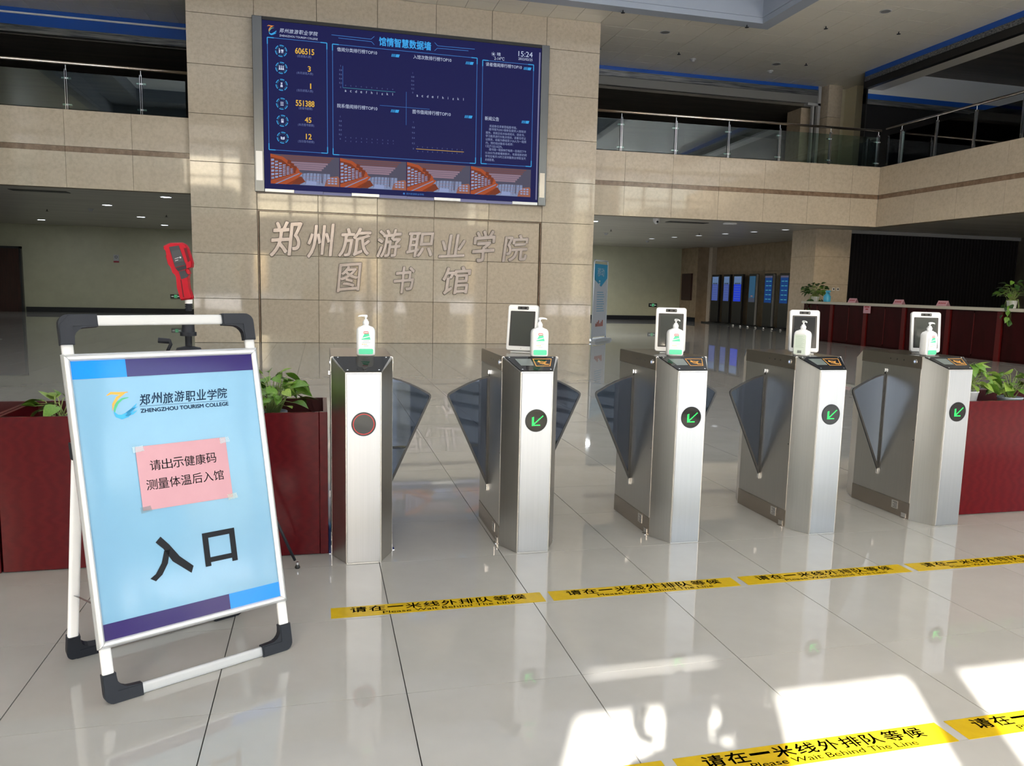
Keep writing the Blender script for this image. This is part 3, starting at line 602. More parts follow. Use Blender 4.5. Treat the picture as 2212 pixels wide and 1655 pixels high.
# four repeated reading-room pictures
PX = [-1.022, .412, 1.852, 3.284, 4.698]
for k in range(4):
    b = MB(); x0, x1 = PX[k]+.01, PX[k+1]-.004; W_ = x1-x0; z0, z1 = 3.40, 4.015; Hh = z1-z0
    P2 = lambda pl: [(x0+p[0]*W_, z0+p[1]*Hh) for p in pl]
    F = lambda pl, m, d=.004: b.flat(P2(pl), m, (0, YS-d, 0))
    F([(0, 0), (1, 0), (1, 1), (0, 1)], E_SLATE, .003)
    for r in range(7):
        zz = 1-r*.07; F([(.15, zz-.07), (.92-.03*r, zz-.07), (.92-.03*r, zz-.012), (.15, zz-.012)], E_SKYP if r < 3 else E_SKY2)
    F([(.42, .0), (.86, .0), (.86, .42), (.55, .42), (.42, .38)], E_PALE)
    for r in range(8): F([(.45+r*.05, .05), (.455+r*.05, .05), (.47+r*.05, .42), (.46+r*.05, .42)], E_SLATE, .005)
    for r in range(3): F([(.48, .1+r*.1), (.84, .14+r*.09), (.84, .15+r*.09), (.48, .115+r*.1)], E_SKY2, .005)
    F([(.80, .18), (.86, .32), (.98, .36), (1, .3), (1, 0), (.78, 0)], E_TERR, .0045)
    for r in range(3):
        for c in range(3): F([(.83+c*.05, .08+r*.085), (.865+c*.05, .08+r*.085), (.865+c*.05, .13+r*.085), (.83+c*.05, .13+r*.085)], E_BOOK, .0055)
    F([(.88, .42), (.99, .42), (.99, .97), (.88, .92)], E_SLATE, .0045); F([(.735, .1), (.75, .1), (.75, .5), (.735, .5)], E_SLATE, .0055)
    F([(0, .02), (.42, .44), (.40, .55), (.18, .92), (0, 1)], E_OR, .005)
    F([(0, .10), (.36, .40), (.36, .48), (.16, .82), (0, .9)], E_OR2, .0055)
    for c in range(6):
        fx0 = .01+c*.055; fx1 = fx0+.042
        for r in range(6):
            lo_ = .14+fx0*.8; hi_ = .88-fx0*1.15; zz = lo_+(hi_-lo_)*r/6; hh = (hi_-lo_)/6*.68
            F([(fx0, zz), (fx1, zz+.02), (fx1, zz+hh+.005), (fx0, zz+hh)], E_BOOK if (r+c) % 3 else E_PALE, .006)
    F([(0, 0), (.30, .0), (.46, .40), (.42, .44), (.1, .1), (0, .06)], E_OR, .0065); F([(.06, 0), (.09, 0), (.42, .38), (.41, .40)], E_PALE, .007)
    F([(.22, .0), (.42, .02), (.50, .12), (.44, .3)], E_OR2, .0065); F([(.5, .02), (.66, .02), (.66, .14), (.52, .16)], E_BOOK, .0062)
    for c in range(3): F([(.24+c*.04, .70-c*.1), (.29+c*.04, .68-c*.1), (.30+c*.04, .80-c*.09), (.25+c*.04, .84-c*.1)], E_OR2, .0068)
    loc(b, t).build('screen_picture', scr)

# ================================================================== STEEL CHARACTERS
def brush(a, b_):
    return (a+.13*(b_-.5), b_+.08*(a-.5))
CH = [("郑", -1.027, 1.908, -.417, 2.635), ("州", -.267, 1.898, .263, 2.595), ("旅", .421, 1.944, 1.08, 2.553), ("游", 1.241, 1.946, 1.749, 2.552), ("职", 1.906, 1.974, 2.497, 2.521), ("业", 2.656, 1.991, 3.238, 2.497), ("学", 3.419, 1.914, 3.921, 2.61), ("院", 4.152, 1.947, 4.713, 2.542),
      ("图", .382, 1.163, .853, 1.776), ("书", 1.612, 1.146, 2.051, 1.737), ("馆", 2.713, 1.151, 3.343, 1.766)]
names8 = ["first character from the left", "second character from the left", "third character from the left", "fourth character from the left", "fifth character from the left", "sixth character from the left", "seventh character from the left", "eighth and last character"]
names3 = ["left character", "middle character", "right character"]
ST_L = mat('calligraphy_steel', (.50, .42, .39), .22, metal=.3, noise=2.5, col2=(.40, .33, .30))
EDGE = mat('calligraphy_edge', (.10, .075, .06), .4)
for k, (ch, x0, z0, x1, z1) in enumerate(CH):
    b = MB(); w_, h_ = x1-x0, z1-z0
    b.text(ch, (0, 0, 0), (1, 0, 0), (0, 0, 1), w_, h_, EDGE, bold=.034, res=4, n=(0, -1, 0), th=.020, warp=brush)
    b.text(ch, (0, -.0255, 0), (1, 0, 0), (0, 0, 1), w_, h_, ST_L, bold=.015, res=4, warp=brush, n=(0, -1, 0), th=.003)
    o = b.build('steel_character'); o.location = (x0, YW+.064, z0)
    if k < 8: tag(o, 'raised steel calligraphy, %s in the upper row of eight' % names8[k], 'letter', 'steel characters on the marble wall')
    else: tag(o, 'raised steel calligraphy, %s in the lower row of three' % names3[k-8], 'letter', 'steel characters on the marble wall')

# ================================================================== TURNSTILES
G0, GP_, GF, GWd, GY = .1084, .8335, .1595, .2856, 3.5504
def gate_center(i): return G0+GP_*i+GF/2
hf, hw = GF/2, GWd/2; YC, YR, YE = .1347, .637, .77; ZT, ZF = .9744, .9147
def make_gate(i):
    labs = ['leftmost steel turnstile, with red ring light and one glass wing', 'second steel turnstile from the left, green arrow, angled face terminal on top', 'middle steel turnstile of the five, green arrow, bottle before terminal',
            'fourth steel turnstile from the left, bottle with its back label showing', 'rightmost steel turnstile, beside the red planter box']
    t = thing('turnstile', (gate_center(i), GY, 0), labs[i], 'turnstile', 'row of five flap turnstiles')
    # body core: chamfered prism with slanted nose
    b = MB()
    lo = [(-hf, 0), (hf, 0), (hw, YC), (hw, YR), (hf, YE), (-hf, YE), (-hw, YR), (-hw, YC)]
    zt = [ZF, ZF, ZT, ZT, ZF, ZF, ZT, ZT]
    vs = [(x, y, 0) for x, y in lo]+[(x, y, z-.002) for (x, y), z in zip(lo, zt)]
    b.add(vs, [(0, 1, 9, 8), (1, 2, 10, 9), (2, 3, 11, 10), (3, 4, 12, 11), (4, 5, 13, 12), (5, 6, 14, 13), (6, 7, 15, 14), (7, 0, 8, 15), (15, 10, 11, 14), (8, 9, 10, 15), (14, 11, 12, 13), (7, 6, 5, 4, 3, 2, 1, 0)], ST_S)
    b.build('body', t)
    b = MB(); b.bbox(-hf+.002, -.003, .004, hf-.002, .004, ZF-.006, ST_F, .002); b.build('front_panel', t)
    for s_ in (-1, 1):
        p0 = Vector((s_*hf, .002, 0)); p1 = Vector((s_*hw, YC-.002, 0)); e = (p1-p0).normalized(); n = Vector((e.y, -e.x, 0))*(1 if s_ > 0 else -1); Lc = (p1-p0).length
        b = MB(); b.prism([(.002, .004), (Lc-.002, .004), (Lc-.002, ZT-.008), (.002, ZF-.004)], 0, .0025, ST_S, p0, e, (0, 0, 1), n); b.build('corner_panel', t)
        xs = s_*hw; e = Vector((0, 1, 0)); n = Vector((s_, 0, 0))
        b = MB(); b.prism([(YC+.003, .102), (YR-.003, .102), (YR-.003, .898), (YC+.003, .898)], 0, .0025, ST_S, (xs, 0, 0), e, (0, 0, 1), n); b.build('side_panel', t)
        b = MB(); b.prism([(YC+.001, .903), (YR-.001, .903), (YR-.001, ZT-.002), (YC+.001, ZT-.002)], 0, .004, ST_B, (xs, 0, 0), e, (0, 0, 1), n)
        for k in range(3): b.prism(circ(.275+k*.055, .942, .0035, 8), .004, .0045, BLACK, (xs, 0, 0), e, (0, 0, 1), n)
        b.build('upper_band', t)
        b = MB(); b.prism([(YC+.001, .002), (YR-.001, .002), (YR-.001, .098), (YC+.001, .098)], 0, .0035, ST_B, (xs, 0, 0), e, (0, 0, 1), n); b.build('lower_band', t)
        b = MB(); b.prism(circ(.185, .941, .014, 20), .004, .0075, CHROME, (xs, 0, 0), e, (0, 0, 1), n); b.prism(circ(.185, .941, .007, 14), .0075, .0085, E_WHITE, (xs, 0, 0), e, (0, 0, 1), n); b.build('sensor_button', t)
        b = MB(); b.prism([(.414, .225), (.426, .225), (.426, .862), (.414, .862)], .0025, .004, BLACK, (xs, 0, 0), e, (0, 0, 1), n); b.prism([(.416, .855), (.426, .855), (.426, .875), (.416, .875)], .004, .012, CHROME, (xs, 0, 0), e, (0, 0, 1), n)
        b.prism([(.412, .215), (.428, .215), (.428, .25), (.412, .25)], .004, .01, CHROME, (xs, 0, 0), e, (0, 0, 1), n); b.build('wing_slot', t)
        b = MB(); b.prism(circ(.15, .48, .0035, 8), .0025, .0035, BLACK, (xs, 0, 0), e, (0, 0, 1), n); b.prism(circ(.60, .52, .0035, 8), .0025, .0035, BLACK, (xs, 0, 0), e, (0, 0, 1), n); b.build('screw', t)
        if s_ < 0:
            b = MB(); b.prism([(.225, .040), (.275, .040), (.275, .088), (.225, .088)], .0035, .005, CHROME, (xs, 0, 0), e, (0, 0, 1), n)
            for k in range(5): b.prism([(.229, .046+k*.008), (.263-(k % 2)*.008, .046+k*.008), (.263-(k % 2)*.008, .049+k*.008), (.229, .049+k*.008)], .005, .0053, GUNG, (xs, 0, 0), e, (0, 0, 1), n)
            b.build('label_plate', t)
        b = MB(); b.box(min(xs, xs+s_*.016), .155, 0, max(xs, xs+s_*.016), .19, .003, CHROME); b.box(min(xs+s_*.0036, xs+s_*.006), .155, 0, max(xs+s_*.0036, xs+s_*.006), .19, .032, CHROME); b.build('floor_bracket', t)
    # top plate
    b = MB(); b.add([(-hw, YC, ZT), (hw, YC, ZT), (hw, YR, ZT), (-hw, YR, ZT), (-hw, YC, ZT-.004), (hw, YC, ZT-.004), (hw, YR, ZT-.004), (-hw, YR, ZT-.004)], [(0, 1, 2, 3), (7, 6, 5, 4), (0, 4, 5, 1), (1, 5, 6, 2), (2, 6, 7, 3), (3, 7, 4, 0)], steel('steel_top', (.46, .43, .39), .14, bump=.15)); b.build('top_plate', t)
    # slanted reader panel
    O = Vector((0, 0, ZF)); u = Vector((0, YC, ZT-ZF)); Ls = u.length; u.normalize(); n = Vector((0, -u.z, u.y)); ex = Vector((1, 0, 0))
    def slant(pl, d0, d1, m, b): b.prism([(p[0], p[1]) for p in pl], d0, d1, m, O, ex, u, n)
    b = MB(); slant([(-hf-.002, .004), (hf+.002, .004), (hw-.010, Ls-.005), (-hw+.010, Ls-.005)], -.003, .002, BGLASS, b); rp = b.build('reader_panel', t)
    b = MB()
    for x, v in ((-hf+.008, .014), (hf-.008, .014), (-hw+.030, Ls-.014), (hw-.030, Ls-.014)): slant(circ(x, v, .0042, 10), .002, .0035, CHROME, b)
    b.build('screw', rp)
    if i > 0:
        b = MB(); slant([(-.070, .052), (-.006, .052), (-.006, .118), (-.088, .118)], .002, .003, LCD, b); b.build('lcd', rp)
        b = MB()
        fr = [(.004, .046), (.078, .046), (.104, .120), (.004, .120)]; gi = [(.008, .050), (.075, .050), (.099, .116), (.008, .116)]
        for k in range(4): k2 = (k+1) % 4; slant([fr[k], fr[k2], gi[k2], gi[k]], .002, .0026, GOLD, b)
        for k in range(3): # hand with waves
            a0 = [(.030+k*.006, .074+k*.010), (.045+k*.006, .066+k*.010), (.060+k*.006, .072+k*.010)]
            slant([(a0[0][0], a0[0][1]), (a0[1][0], a0[1][1]), (a0[2][0], a0[2][1]), (a0[2][0], a0[2][1]+.004), (a0[1][0], a0[1][1]+.005), (a0[0][0], a0[0][1]+.004)], .002, .0026, GOLD, b)
        slant([(.022, .088), (.034, .082), (.040, .096), (.030, .104)], .002, .0026, GOLD, b); slant([(.050, .062), (.074, .060), (.078, .066), (.054, .070)], .002, .0026, GOLD, b)
        b.build('card_symbol', rp)
    # indicator disc
    b = MB(); b.prism(circ(0, .671, .0565, 36), -.0030, -.0045, BPLAST, n=(0, 1, 0)); b.prism(circ(0, .671, .0535, 36), -.0045, -.0055, BGLASS, n=(0, 1, 0)); dsc = b.build('indicator_disc', t)
    b = MB()
    if i == 0:
        for k in range(48): q = 2*math.pi*k/48; b.prism(circ(.0475*math.cos(q), .671+.0475*math.sin(q), .0019, 6), -.0055, -.0062, E_RED, n=(0, 1, 0))
    else:
        for k in range(7):
            b.prism(circ(-.020, .648+k*.0062, .0026, 6), -.0055, -.0062, E_GRN, n=(0, 1, 0)); b.prism(circ(-.020+k*.0062, .648, .0026, 6), -.0055, -.0062, E_GRN, n=(0, 1, 0))
            b.prism(circ(-.0145, .653+k*.0058, .0021, 6), -.0055, -.0062, E_GRN, n=(0, 1, 0))
        for k in range(1, 9):
            b.prism(circ(-.020+k*.0064, .648+k*.0056, .0026, 6), -.0055, -.0062, E_GRN, n=(0, 1, 0)); b.prism(circ(-.0165+k*.0062, .6485+k*.0056, .0021, 6), -.0055, -.0062, E_GRN, n=(0, 1, 0))
    b.build('led_symbol', dsc)
    # glass wings
    sides = {0: (1,), 4: (-1,)}.get(i, (-1, 1))
    for s_ in sides:
        prof = [(0, .222), (0, .843), (.03, .838), (.065, .829), (.115, .810), (.165, .786), (.205, .764), (.222, .754), (.230, .744), (.230, .732), (.226, .720)]
        ins = [(.016, .288), (.016, .832), (.03, .830), (.065, .821), (.113, .802), (.161, .778), (.200, .755), (.215, .746), (.221, .739), (.221, .733), (.216, .722)]
        def M_(pl): return [(s_*(hw+p[0]), p[1]) for p in pl]
        b = MB(); b.prism(M_(ins), .004, -.004, GW, (0, .4195, 0)); wg = b.build('glass_wing', t)
        b = MB(); A_ = M_(prof); B_ = M_(ins)
        for k in range(len(prof)):
            k2 = (k+1) % len(prof)
            b.prism([A_[k], A_[k2], B_[k2], B_[k]], .005, -.005, BLACK, (0, .4195, 0))
        b.build('rubber_edge', wg)
    return t
for i in range(5): make_gate(i)

# ================================================================== FACE TERMINALS AND BOTTLES
def make_terminal(x, y, yaw, label, lit):
    t = thing('face_terminal', (x, y, ZT+.0005), label, 'tablet', 'face recognition terminals on turnstiles', yaw)
    b = MB(); b.bbox(-.055, -.02, 0, .055, .06, .006, ALUF, .002); b.bbox(-.02, .015, .004, .02, .03, .06, ALUF, .002); b.build('stand', t)
    lean = .16; u = Vector((0, math.sin(lean), math.cos(lean))); n = Vector((0, -math.cos(lean), math.sin(lean))); O = Vector((0, 0, .010)); ex = Vector((1, 0, 0))
    W_, Hh = .083, .245
    P = lambda b, pl, d0, d1, m: b.prism(pl, d0, d1, m, O, ex, u, n)
    b = MB(); P(b, rrect(-W_, 0, W_, Hh, .014), -.016, .004, GREYP); P(b, rrect(-W_+.003, .003, W_-.003, Hh-.003, .012), .004, .008, WHITEP); b.build('casing', t)
    b = MB(); P(b, rrect(-.068, .024, .068, .211, .004), .008, .0088, BLACK); P(b, rrect(-.058, .032, .058, .204, .002), .0088, .0092, SCRG if not lit else mat('pale_screen_glass', (.06, .066, .06), .05, spec=.9)); b.build('screen', t)
    b = MB(); P(b, rrect(-.030, .219, .030, .236, .003), .008, .0092, BLACK); P(b, circ(-.012, .2275, .005, 12), .0092, .0098, SCRG); P(b, circ(.012, .2275, .005, 12), .0092, .0098, SCRG); P(b, circ(.024, .2275, .002, 8), .0092, .0098, CHROME); cb = b.build('camera_bar', t)
    for lx in (-.072, .036): b = MB(); P(b, rrect(lx, .222, lx+.036, .233, .002), .008, .0086, ALU); b.build('lamp_strip', t)
    b = MB(); P(b, circ(0, .012, .003, 10), .008, .0085, GREYP); b.build('microphone', t)
    return t
make_terminal(1.030, 3.905, R(-30), 'white-framed face terminal on second turnstile from left, turned aside', True)
make_terminal(1.875, 3.875, R(-24), 'white-framed face terminal on the middle turnstile, behind a bottle', True)
make_terminal(2.703, 3.850, R(-24), 'white-framed face terminal on fourth turnstile, behind the back-label bottle', False)
make_terminal(3.553, 3.865, R(-26), 'white-framed face terminal on the rightmost turnstile', True)

def make_bottle(x, y, yaw, pump, label, back=False):
    t = thing('sanitizer_bottle', (x, y, ZT+.0005), label, 'bottle', 'pump bottles on the turnstiles', yaw)
    hx, hy = .0445, .031
    def sup(sx, sy, n=24, p=4.0):
        out = []
        for k in range(n):
            q = 2*math.pi*k/n; c, s_ = math.cos(q), math.sin(q)
            out.append((sx*math.copysign(abs(c)**(2/p), c), sy*math.copysign(abs(s_)**(2/p), s_)))
        return out
    b = MB(); vs = []; prof = [(.88, .0), (.97, .004), (1, .012), (1, .112), (.98, .122), (.92, .130), (.78, .137), (.5, .142), (.33, .146)]
    for f_, z in prof:
        for px_, py_ in sup(hx*f_, hy*(f_ if f_ > .6 else .6)): vs.append((px_, py_, z))
    N = 24; fs = [(k*N+i, k*N+(i+1) % N, (k+1)*N+(i+1) % N, (k+1)*N+i) for k in range(len(prof)-1) for i in range(N)]
    fs += [tuple(reversed(range(N))), tuple(range((len(prof)-1)*N, len(prof)*N))]
    b.add(vs, fs, BOTW, True); b.build('bottle_body', t)
    b = MB(); b.lathe([(.0135, .143), (.0135, .150), (.0150, .151), (.0150, .164), (.0105, .167), (.0095, .174)], BOTW, seg=20); b.build('collar', t)
    b = MB(); b.cyl((0, 0, .172), (0, 0, .186), .0045, BOTW, 10); b.lathe([(.0075, .184), (.0088, .187), (.0088, .193), (.006, .196)], BOTW, seg=16)
    dx, dy = math.cos(pump), math.sin(pump)
    b.tube([(0, 0, .191), (dx*.018, dy*.018, .1915), (dx*.030, dy*.030, .190), (dx*.036, dy*.036, .186)], [.006, .0048, .0038, .0030], BOTW, 8); b.build('pump', t)
    b = MB(); f = -hy-.0006; P = lambda pl, m, d=0: b.flat(pl, m, (0, f-d, 0))
    if not back:
        P(rrect(-.034, .008, .034, .118, .008), LABW); P(rrect(-.034, .008, .034, .034, .006), LABG, .0004)
        P([(-.022, .078), (.022, .078), (.013, .112), (-.004, .112)], LABG, .0004); P([(-.020, .082), (.016, .092), (.018, .096), (-.018, .087)], LABW, .0008)
        P(rrect(-.011, .106, .012, .118, .003), LABR, .0009)
        P(rrect(-.008, .1095, -.0025, .1145, .001), LABW, .0014); P(rrect(-.0015, .1095, .003, .1145, .001), LABW, .0014); P(rrect(.004, .1095, .009, .1145, .001), LABW, .0014)
        for z, w_ in ((.071, .026), (.063, .034), (.046, .020)): P([(-w_*.5, z), (w_*.6, z), (w_*.6, z+.0022), (-w_*.5, z+.0022)], LABGY, .0004)
        for k in range(3): P(circ(-.016+k*.008, .0555, .0026, 8), LABY, .0004)
    else:
        P(rrect(-.034, .008, .034, .118, .008), mat('label_pale_green', (.74, .84, .76), .35))
        for k in range(15): w_ = .026-(k*7 % 5)*.002; P([(-.026, .045+k*.0046), (-.026+w_*2, .045+k*.0046), (-.026+w_*2, .0465+k*.0046), (-.026, .0465+k*.0046)], mat('label_faint_text', (.50, .62, .52), .4), .0004)
        for k in range(9): P([(-.012+k*.0027, .014), (-.0105+k*.0027, .014), (-.0105+k*.0027, .030), (-.012+k*.0027, .030)], INK, .0004)
    b.build('label', t)
    return t
make_bottle(.209, 3.742, R(-2), math.pi, 'white pump bottle, green label, nozzle left, on leftmost turnstile')
make_bottle(1.072, 3.705, R(-6), 0, 'white pump bottle, green label, on second turnstile from left')
make_bottle(1.842, 3.748, R(-16), R(-65), 'white pump bottle, green label, on the middle turnstile, nozzle forward')
make_bottle(2.628, 3.758, R(-58), R(-40), 'white pump bottle with pale back label, on fourth turnstile', True)
make_bottle(3.475, 3.758, R(8), R(-5), 'white pump bottle, green label, nozzle right, on rightmost turnstile')

# ================================================================== FLOOR TAPES
def tape(x, y, label):
    t = thing('floor_tape', (x, y, 0), label, 'floor sticker', 'yellow waiting-line stickers')
    b = MB(); b.box(0, 0, .0002, .887, .0985, .0012, YEL); b.build('vinyl_strip', t)
    b = MB()
    chs = "请在一米线外排队等候"
    for k, ch in enumerate(chs):
        bx = .078+k*.0745
        if ch == '一': b.text(ch, (bx, .064, .0016), (1, 0, 0), (0, 1, 0), .064, .010, INK, bold=.02)
        else: b.text(ch, (bx, .040, .0016), (1, 0, 0), (0, 1, 0), .064, .049, INK, bold=.022)
    b.text("Please Wait Behind The Line", (.205, .010, .0016), (1, 0, 0), (0, 1, 0), .55, .022, INK, bold=.008); b.build('printed_text', t)
    return t
YT1, YT2 = 2.9525, 1.733
tape(.0285, YT1, 'yellow floor strip nearest the sign, in the row before the turnstiles')
tape(.9505, YT1, 'second yellow floor strip from the sign, row before the turnstiles')
tape(1.874, YT1, 'third yellow floor strip from the sign, row before the turnstiles')
tape(2.795, YT1, 'rightmost yellow floor strip, row before the turnstiles, cut by frame')
tape(.0335, YT2, 'yellow floor strip in nearest row, only its right tip in view')
tape(.9555, YT2, 'yellow floor strip in nearest row, partly in sunlight, whole text readable')
tape(1.8785, YT2, 'yellow floor strip in nearest row, in the bottom right corner')

# ================================================================== A-FRAME SIGN
SO = Vector((-.660, 2.459, 0)); SE = Vector((.88879, .45831, 0)); SU = Vector((-.07949, .15416, .98484)); SN = Vector((.45136, -.87532, .17345))
SU = (SU-SE*.032).normalized(); SN = SE.cross(SU).normalized()
t = thing('entrance_sign', SO, 'tall white A-frame stand with a light blue entrance poster', 'sign board')
Z0 = Vector((0, 0, 0))
def sp(u, v, d=0): return SE*u+SU*v+SN*d
BO = .018
def ubar(parent, O, e, s, n, W_, top, bot, hinge_v, nm):
    # one U or O shaped tube frame: straight tubes and black corner fittings
    P = lambda u, v: O+e*u+s*v
    hw_, hd_ = .0165, .010; cl = .088; c0 = hw_
    for u in (c0, W_-c0):
        b = MB(); b.rtube([P(u, bot+cl), P(u, top-cl if hinge_v is None else hinge_v)], hw_, hd_, n, ALU); b.build(nm+'_side_tube', parent)
    for v in ([bot+c0, top-c0] if hinge_v is None else [bot+c0]):
        b = MB(); b.rtube([P(cl+.012, v), P(W_-cl-.012, v)], hw_, hd_, n, ALU); b.build(nm+'_cross_tube', parent)
    cor = [(0, 0)] if hinge_v is not None else [(0, 0), (0, 1)]
    for cu_, cv in [(a, c) for a in (0, 1) for c in ((0,) if hinge_v is not None else (0, 1))]:
        su_ = 1 if cu_ == 0 else -1; sv_ = 1 if cv == 0 else -1
        bu = 0 if cu_ == 0 else W_; bv = bot if cv == 0 else top
        Q = lambda a, c: (bu+su_*a, bv+sv_*c)
        r = .03; out = [Q(-.003, cl+.004), Q(-.003, r)]
        for k in range(1, 6): q = R(180+90*k/6); out.append(Q(r-.003+r*math.cos(q), r-.003+r*math.sin(q)))
        out += [Q(r, -.003), Q(cl+.020, -.003), Q(cl+.020, .037), Q(.075, .039)]
        for k in range(1, 5): q = R(270-90*k/5); out.append(Q(.075+.038*math.cos(q), .077+.038*math.sin(q)))
        out += [Q(.037, .082), Q(.037, cl+.004)]
        b = MB(); b.prism(out, -.014, .014, BPLAST, O, e, s, n)
        b.prism([Q(-.001, cl), Q(-.001, r), Q(r, -.001), Q(cl+.016, -.001), Q(cl+.016, .034), Q(.036, .034), Q(.034, cl)], -.0165, .0165, BPLAST, O, e, s, n)
        b.build('corner_fitting', parent)
ubar(t, Z0, SE, SU, SN, .611, 1.217, .0, None, 'front')
# rear leg frame
piv = sp(.0, .80, -.03); foot = Vector((-.865, 2.795, 0))-SO; sR = (piv-foot).normalized(); nR = SE.cross(sR).normalized()
ubar(t, foot+Vector((0, 0, .004)), SE, sR, nR, .611, 0, .0, (piv-foot).length+.02, 'rear')
b = MB(); b.rtube([sp(-.004, .77, -.016), sp(-.004, .82, -.016)], .004, .018, SE.cross(Vector((0, 0, 1))), BPLAST); b.build('hinge', t)
b = MB(); b.rtube([sp(.611, .77, -.016), sp(.611, .82, -.016)], .004, .018, SE.cross(Vector((0, 0, 1))), BPLAST); b.build('hinge', t)
b = MB(); b.rtube([sp(.02, .30, -.014), foot+sR*.26+SE*.02], .009, .002, SE.cross(Vector((0, 0, 1))), CHROME); b.build('brace', t)
# snap frame
X0, X1, V0, V1, FW = -.006, .614, .172, 1.096, .0235
def snap(pts, a, c):
    b = MB(); (u0, v0), (u1, v1), (u2, v2), (u3, v3) = pts
    prof = [(0, .008), (.15, .018), (.4, .025), (.7, .024), (.95, .016), (1, .012)]
    vs = []
    for f_, d in prof:
        vs.append(sp(u0+(u3-u0)*f_, v0+(v3-v0)*f_, d)); vs.append(sp(u1+(u2-u1)*f_, v1+(v2-v1)*f_, d))
    fs = [(2*k, 2*k+1, 2*k+3, 2*k+2) for k in range(len(prof)-1)]
    b.add(vs, fs, ALUF, True)
    b.add([sp(u0, v0, .008), sp(u1, v1, .008), sp(u1, v1, .001), sp(u0, v0, .001)], [(0, 1, 2, 3)], ALUF); b.build('snap_frame', t)
g = .0008
snap([(X0+g, V1), (X1-g, V1), (X1-FW-g, V1-FW), (X0+FW+g, V1-FW)], 0, 0); snap([(X1-g, V0), (X0+g, V0), (X0+FW+g, V0+FW), (X1-FW-g, V0+FW)], 0, 0)
snap([(X0, V0+g), (X0, V1-g), (X0+FW, V1-FW-g), (X0+FW, V0+FW+g)], 0, 0); snap([(X1, V1-g), (X1, V0+g), (X1-FW, V0+FW+g), (X1-FW, V1-FW-g)], 0, 0)
b = MB(); b.prism([(X0+.004, V0+.004), (X1-.004, V0+.004), (X1-.004, V1-.004), (X0+.004, V1-.004)], .0005, .0075, GREYP, Z0, SE, SU, SN); b.build('back_board', t)
b = MB(); px0, px1, pv0, pv1 = X0+FW-.002, X1-FW+.002, V0+FW-.002, V1-FW+.002
F = lambda pl, m, d: b.flat(pl, m, Z0, SE, SU, SN, d)
# gently wavy glossy poster sheet
NX, NY = 14, 20; vs = []
for j in range(NY+1):
    for i in range(NX+1):
        u_ = px0+(px1-px0)*i/NX; v_ = pv0+(pv1-pv0)*j/NY
        d = .0105+.0010*math.sin(u_*26+v_*5)*math.sin(v_*7) if 0 < i < NX and 0 < j < NY else .0105
        vs.append(sp(u_, v_, d))
b.add(vs, [(j*(NX+1)+i, j*(NX+1)+i+1, (j+1)*(NX+1)+i+1, (j+1)*(NX+1)+i) for j in range(NY) for i in range(NX)], POSTER, True)
post = b.build('poster', t)
for pl_, m_ in (([(px0, 1.016), (.174, 1.016), (.174, pv1), (px0, pv1)], PBLUE), ([(.174, 1.016), (px1, 1.016), (px1, pv1), (.174, pv1)], PNAVY), ([(px0, pv0), (.411, pv0), (.411, .247), (px0, .247)], PNAVY), ([(.411, pv0), (px1, pv0), (px1, .247), (.411, .247)], PBLUE)):
    b = MB(); F(pl_, m_, .0121); b.build('poster_band', post)
b = MB(); logo(b, sp(.107, .882, 0), SE, SU, .088, LORANGE, LGREEN, LBLUE, SN, .0122)
x = .201
for k, ch in enumerate("郑州旅游职业学院"):
    b.text(ch, sp(x, .921+(.002 if k % 2 else -.001), .0122), SE, SU+SE*.12, .0315, .036, NAVYINK, bold=.006, res=4); x += .0362
F([(.201, .9165), (.488, .9135), (.488, .9145), (.201, .9175)], NAVYINK, .0122)
b.text("ZHENGZHOU TOURISM COLLEGE", sp(.2015, .896, .0122), SE, SU, .287, .0125, NAVYINK, bold=.03); b.build('college_emblem', post)
b = MB()
b.prism([(.018, .0)], 0, 0, INK) if False else None
pts = [(.157+.008, .357), (.182+.0, .349)]
# big entrance characters drawn as strokes
def stroke2(L_, Rr, m, d=.0122):
    for k in range(len(L_)-1): F([L_[k], L_[k+1], Rr[k+1], Rr[k]], m, d)
o_ = .0145
stroke2([(.200+o_, .486), (.224+o_, .455), (.252+o_, .410), (.296+o_-.004, .369)], [(.183+o_, .470), (.204+o_, .445), (.228+o_, .398), (.283+o_, .347)], INK)
stroke2([(.206+o_, .438), (.194+o_, .400), (.172+o_, .368), (.150+o_+.004, .357)], [(.224+o_, .438), (.213+o_, .395), (.192+o_, .362), (.170+o_, .345)], INK)
a0, a1, c0_, c1_ = .331+o_, .441+o_, .356, .470
F([(a0, c0_-.0), (a0+.019, c0_), (a0+.019, c1_), (a0, c1_)], INK, .0122); F([(a1-.019, c0_), (a1, c0_), (a1, c1_), (a1-.019, c1_)], INK, .0122)
F([(a0, c1_-.018), (a1, c1_-.018), (a1, c1_), (a0, c1_)], INK, .0123); F([(a0, c0_+.012), (a1, c0_+.012), (a1, c0_+.029), (a0, c0_+.029)], INK, .0123)
b.build('entrance_characters', post)
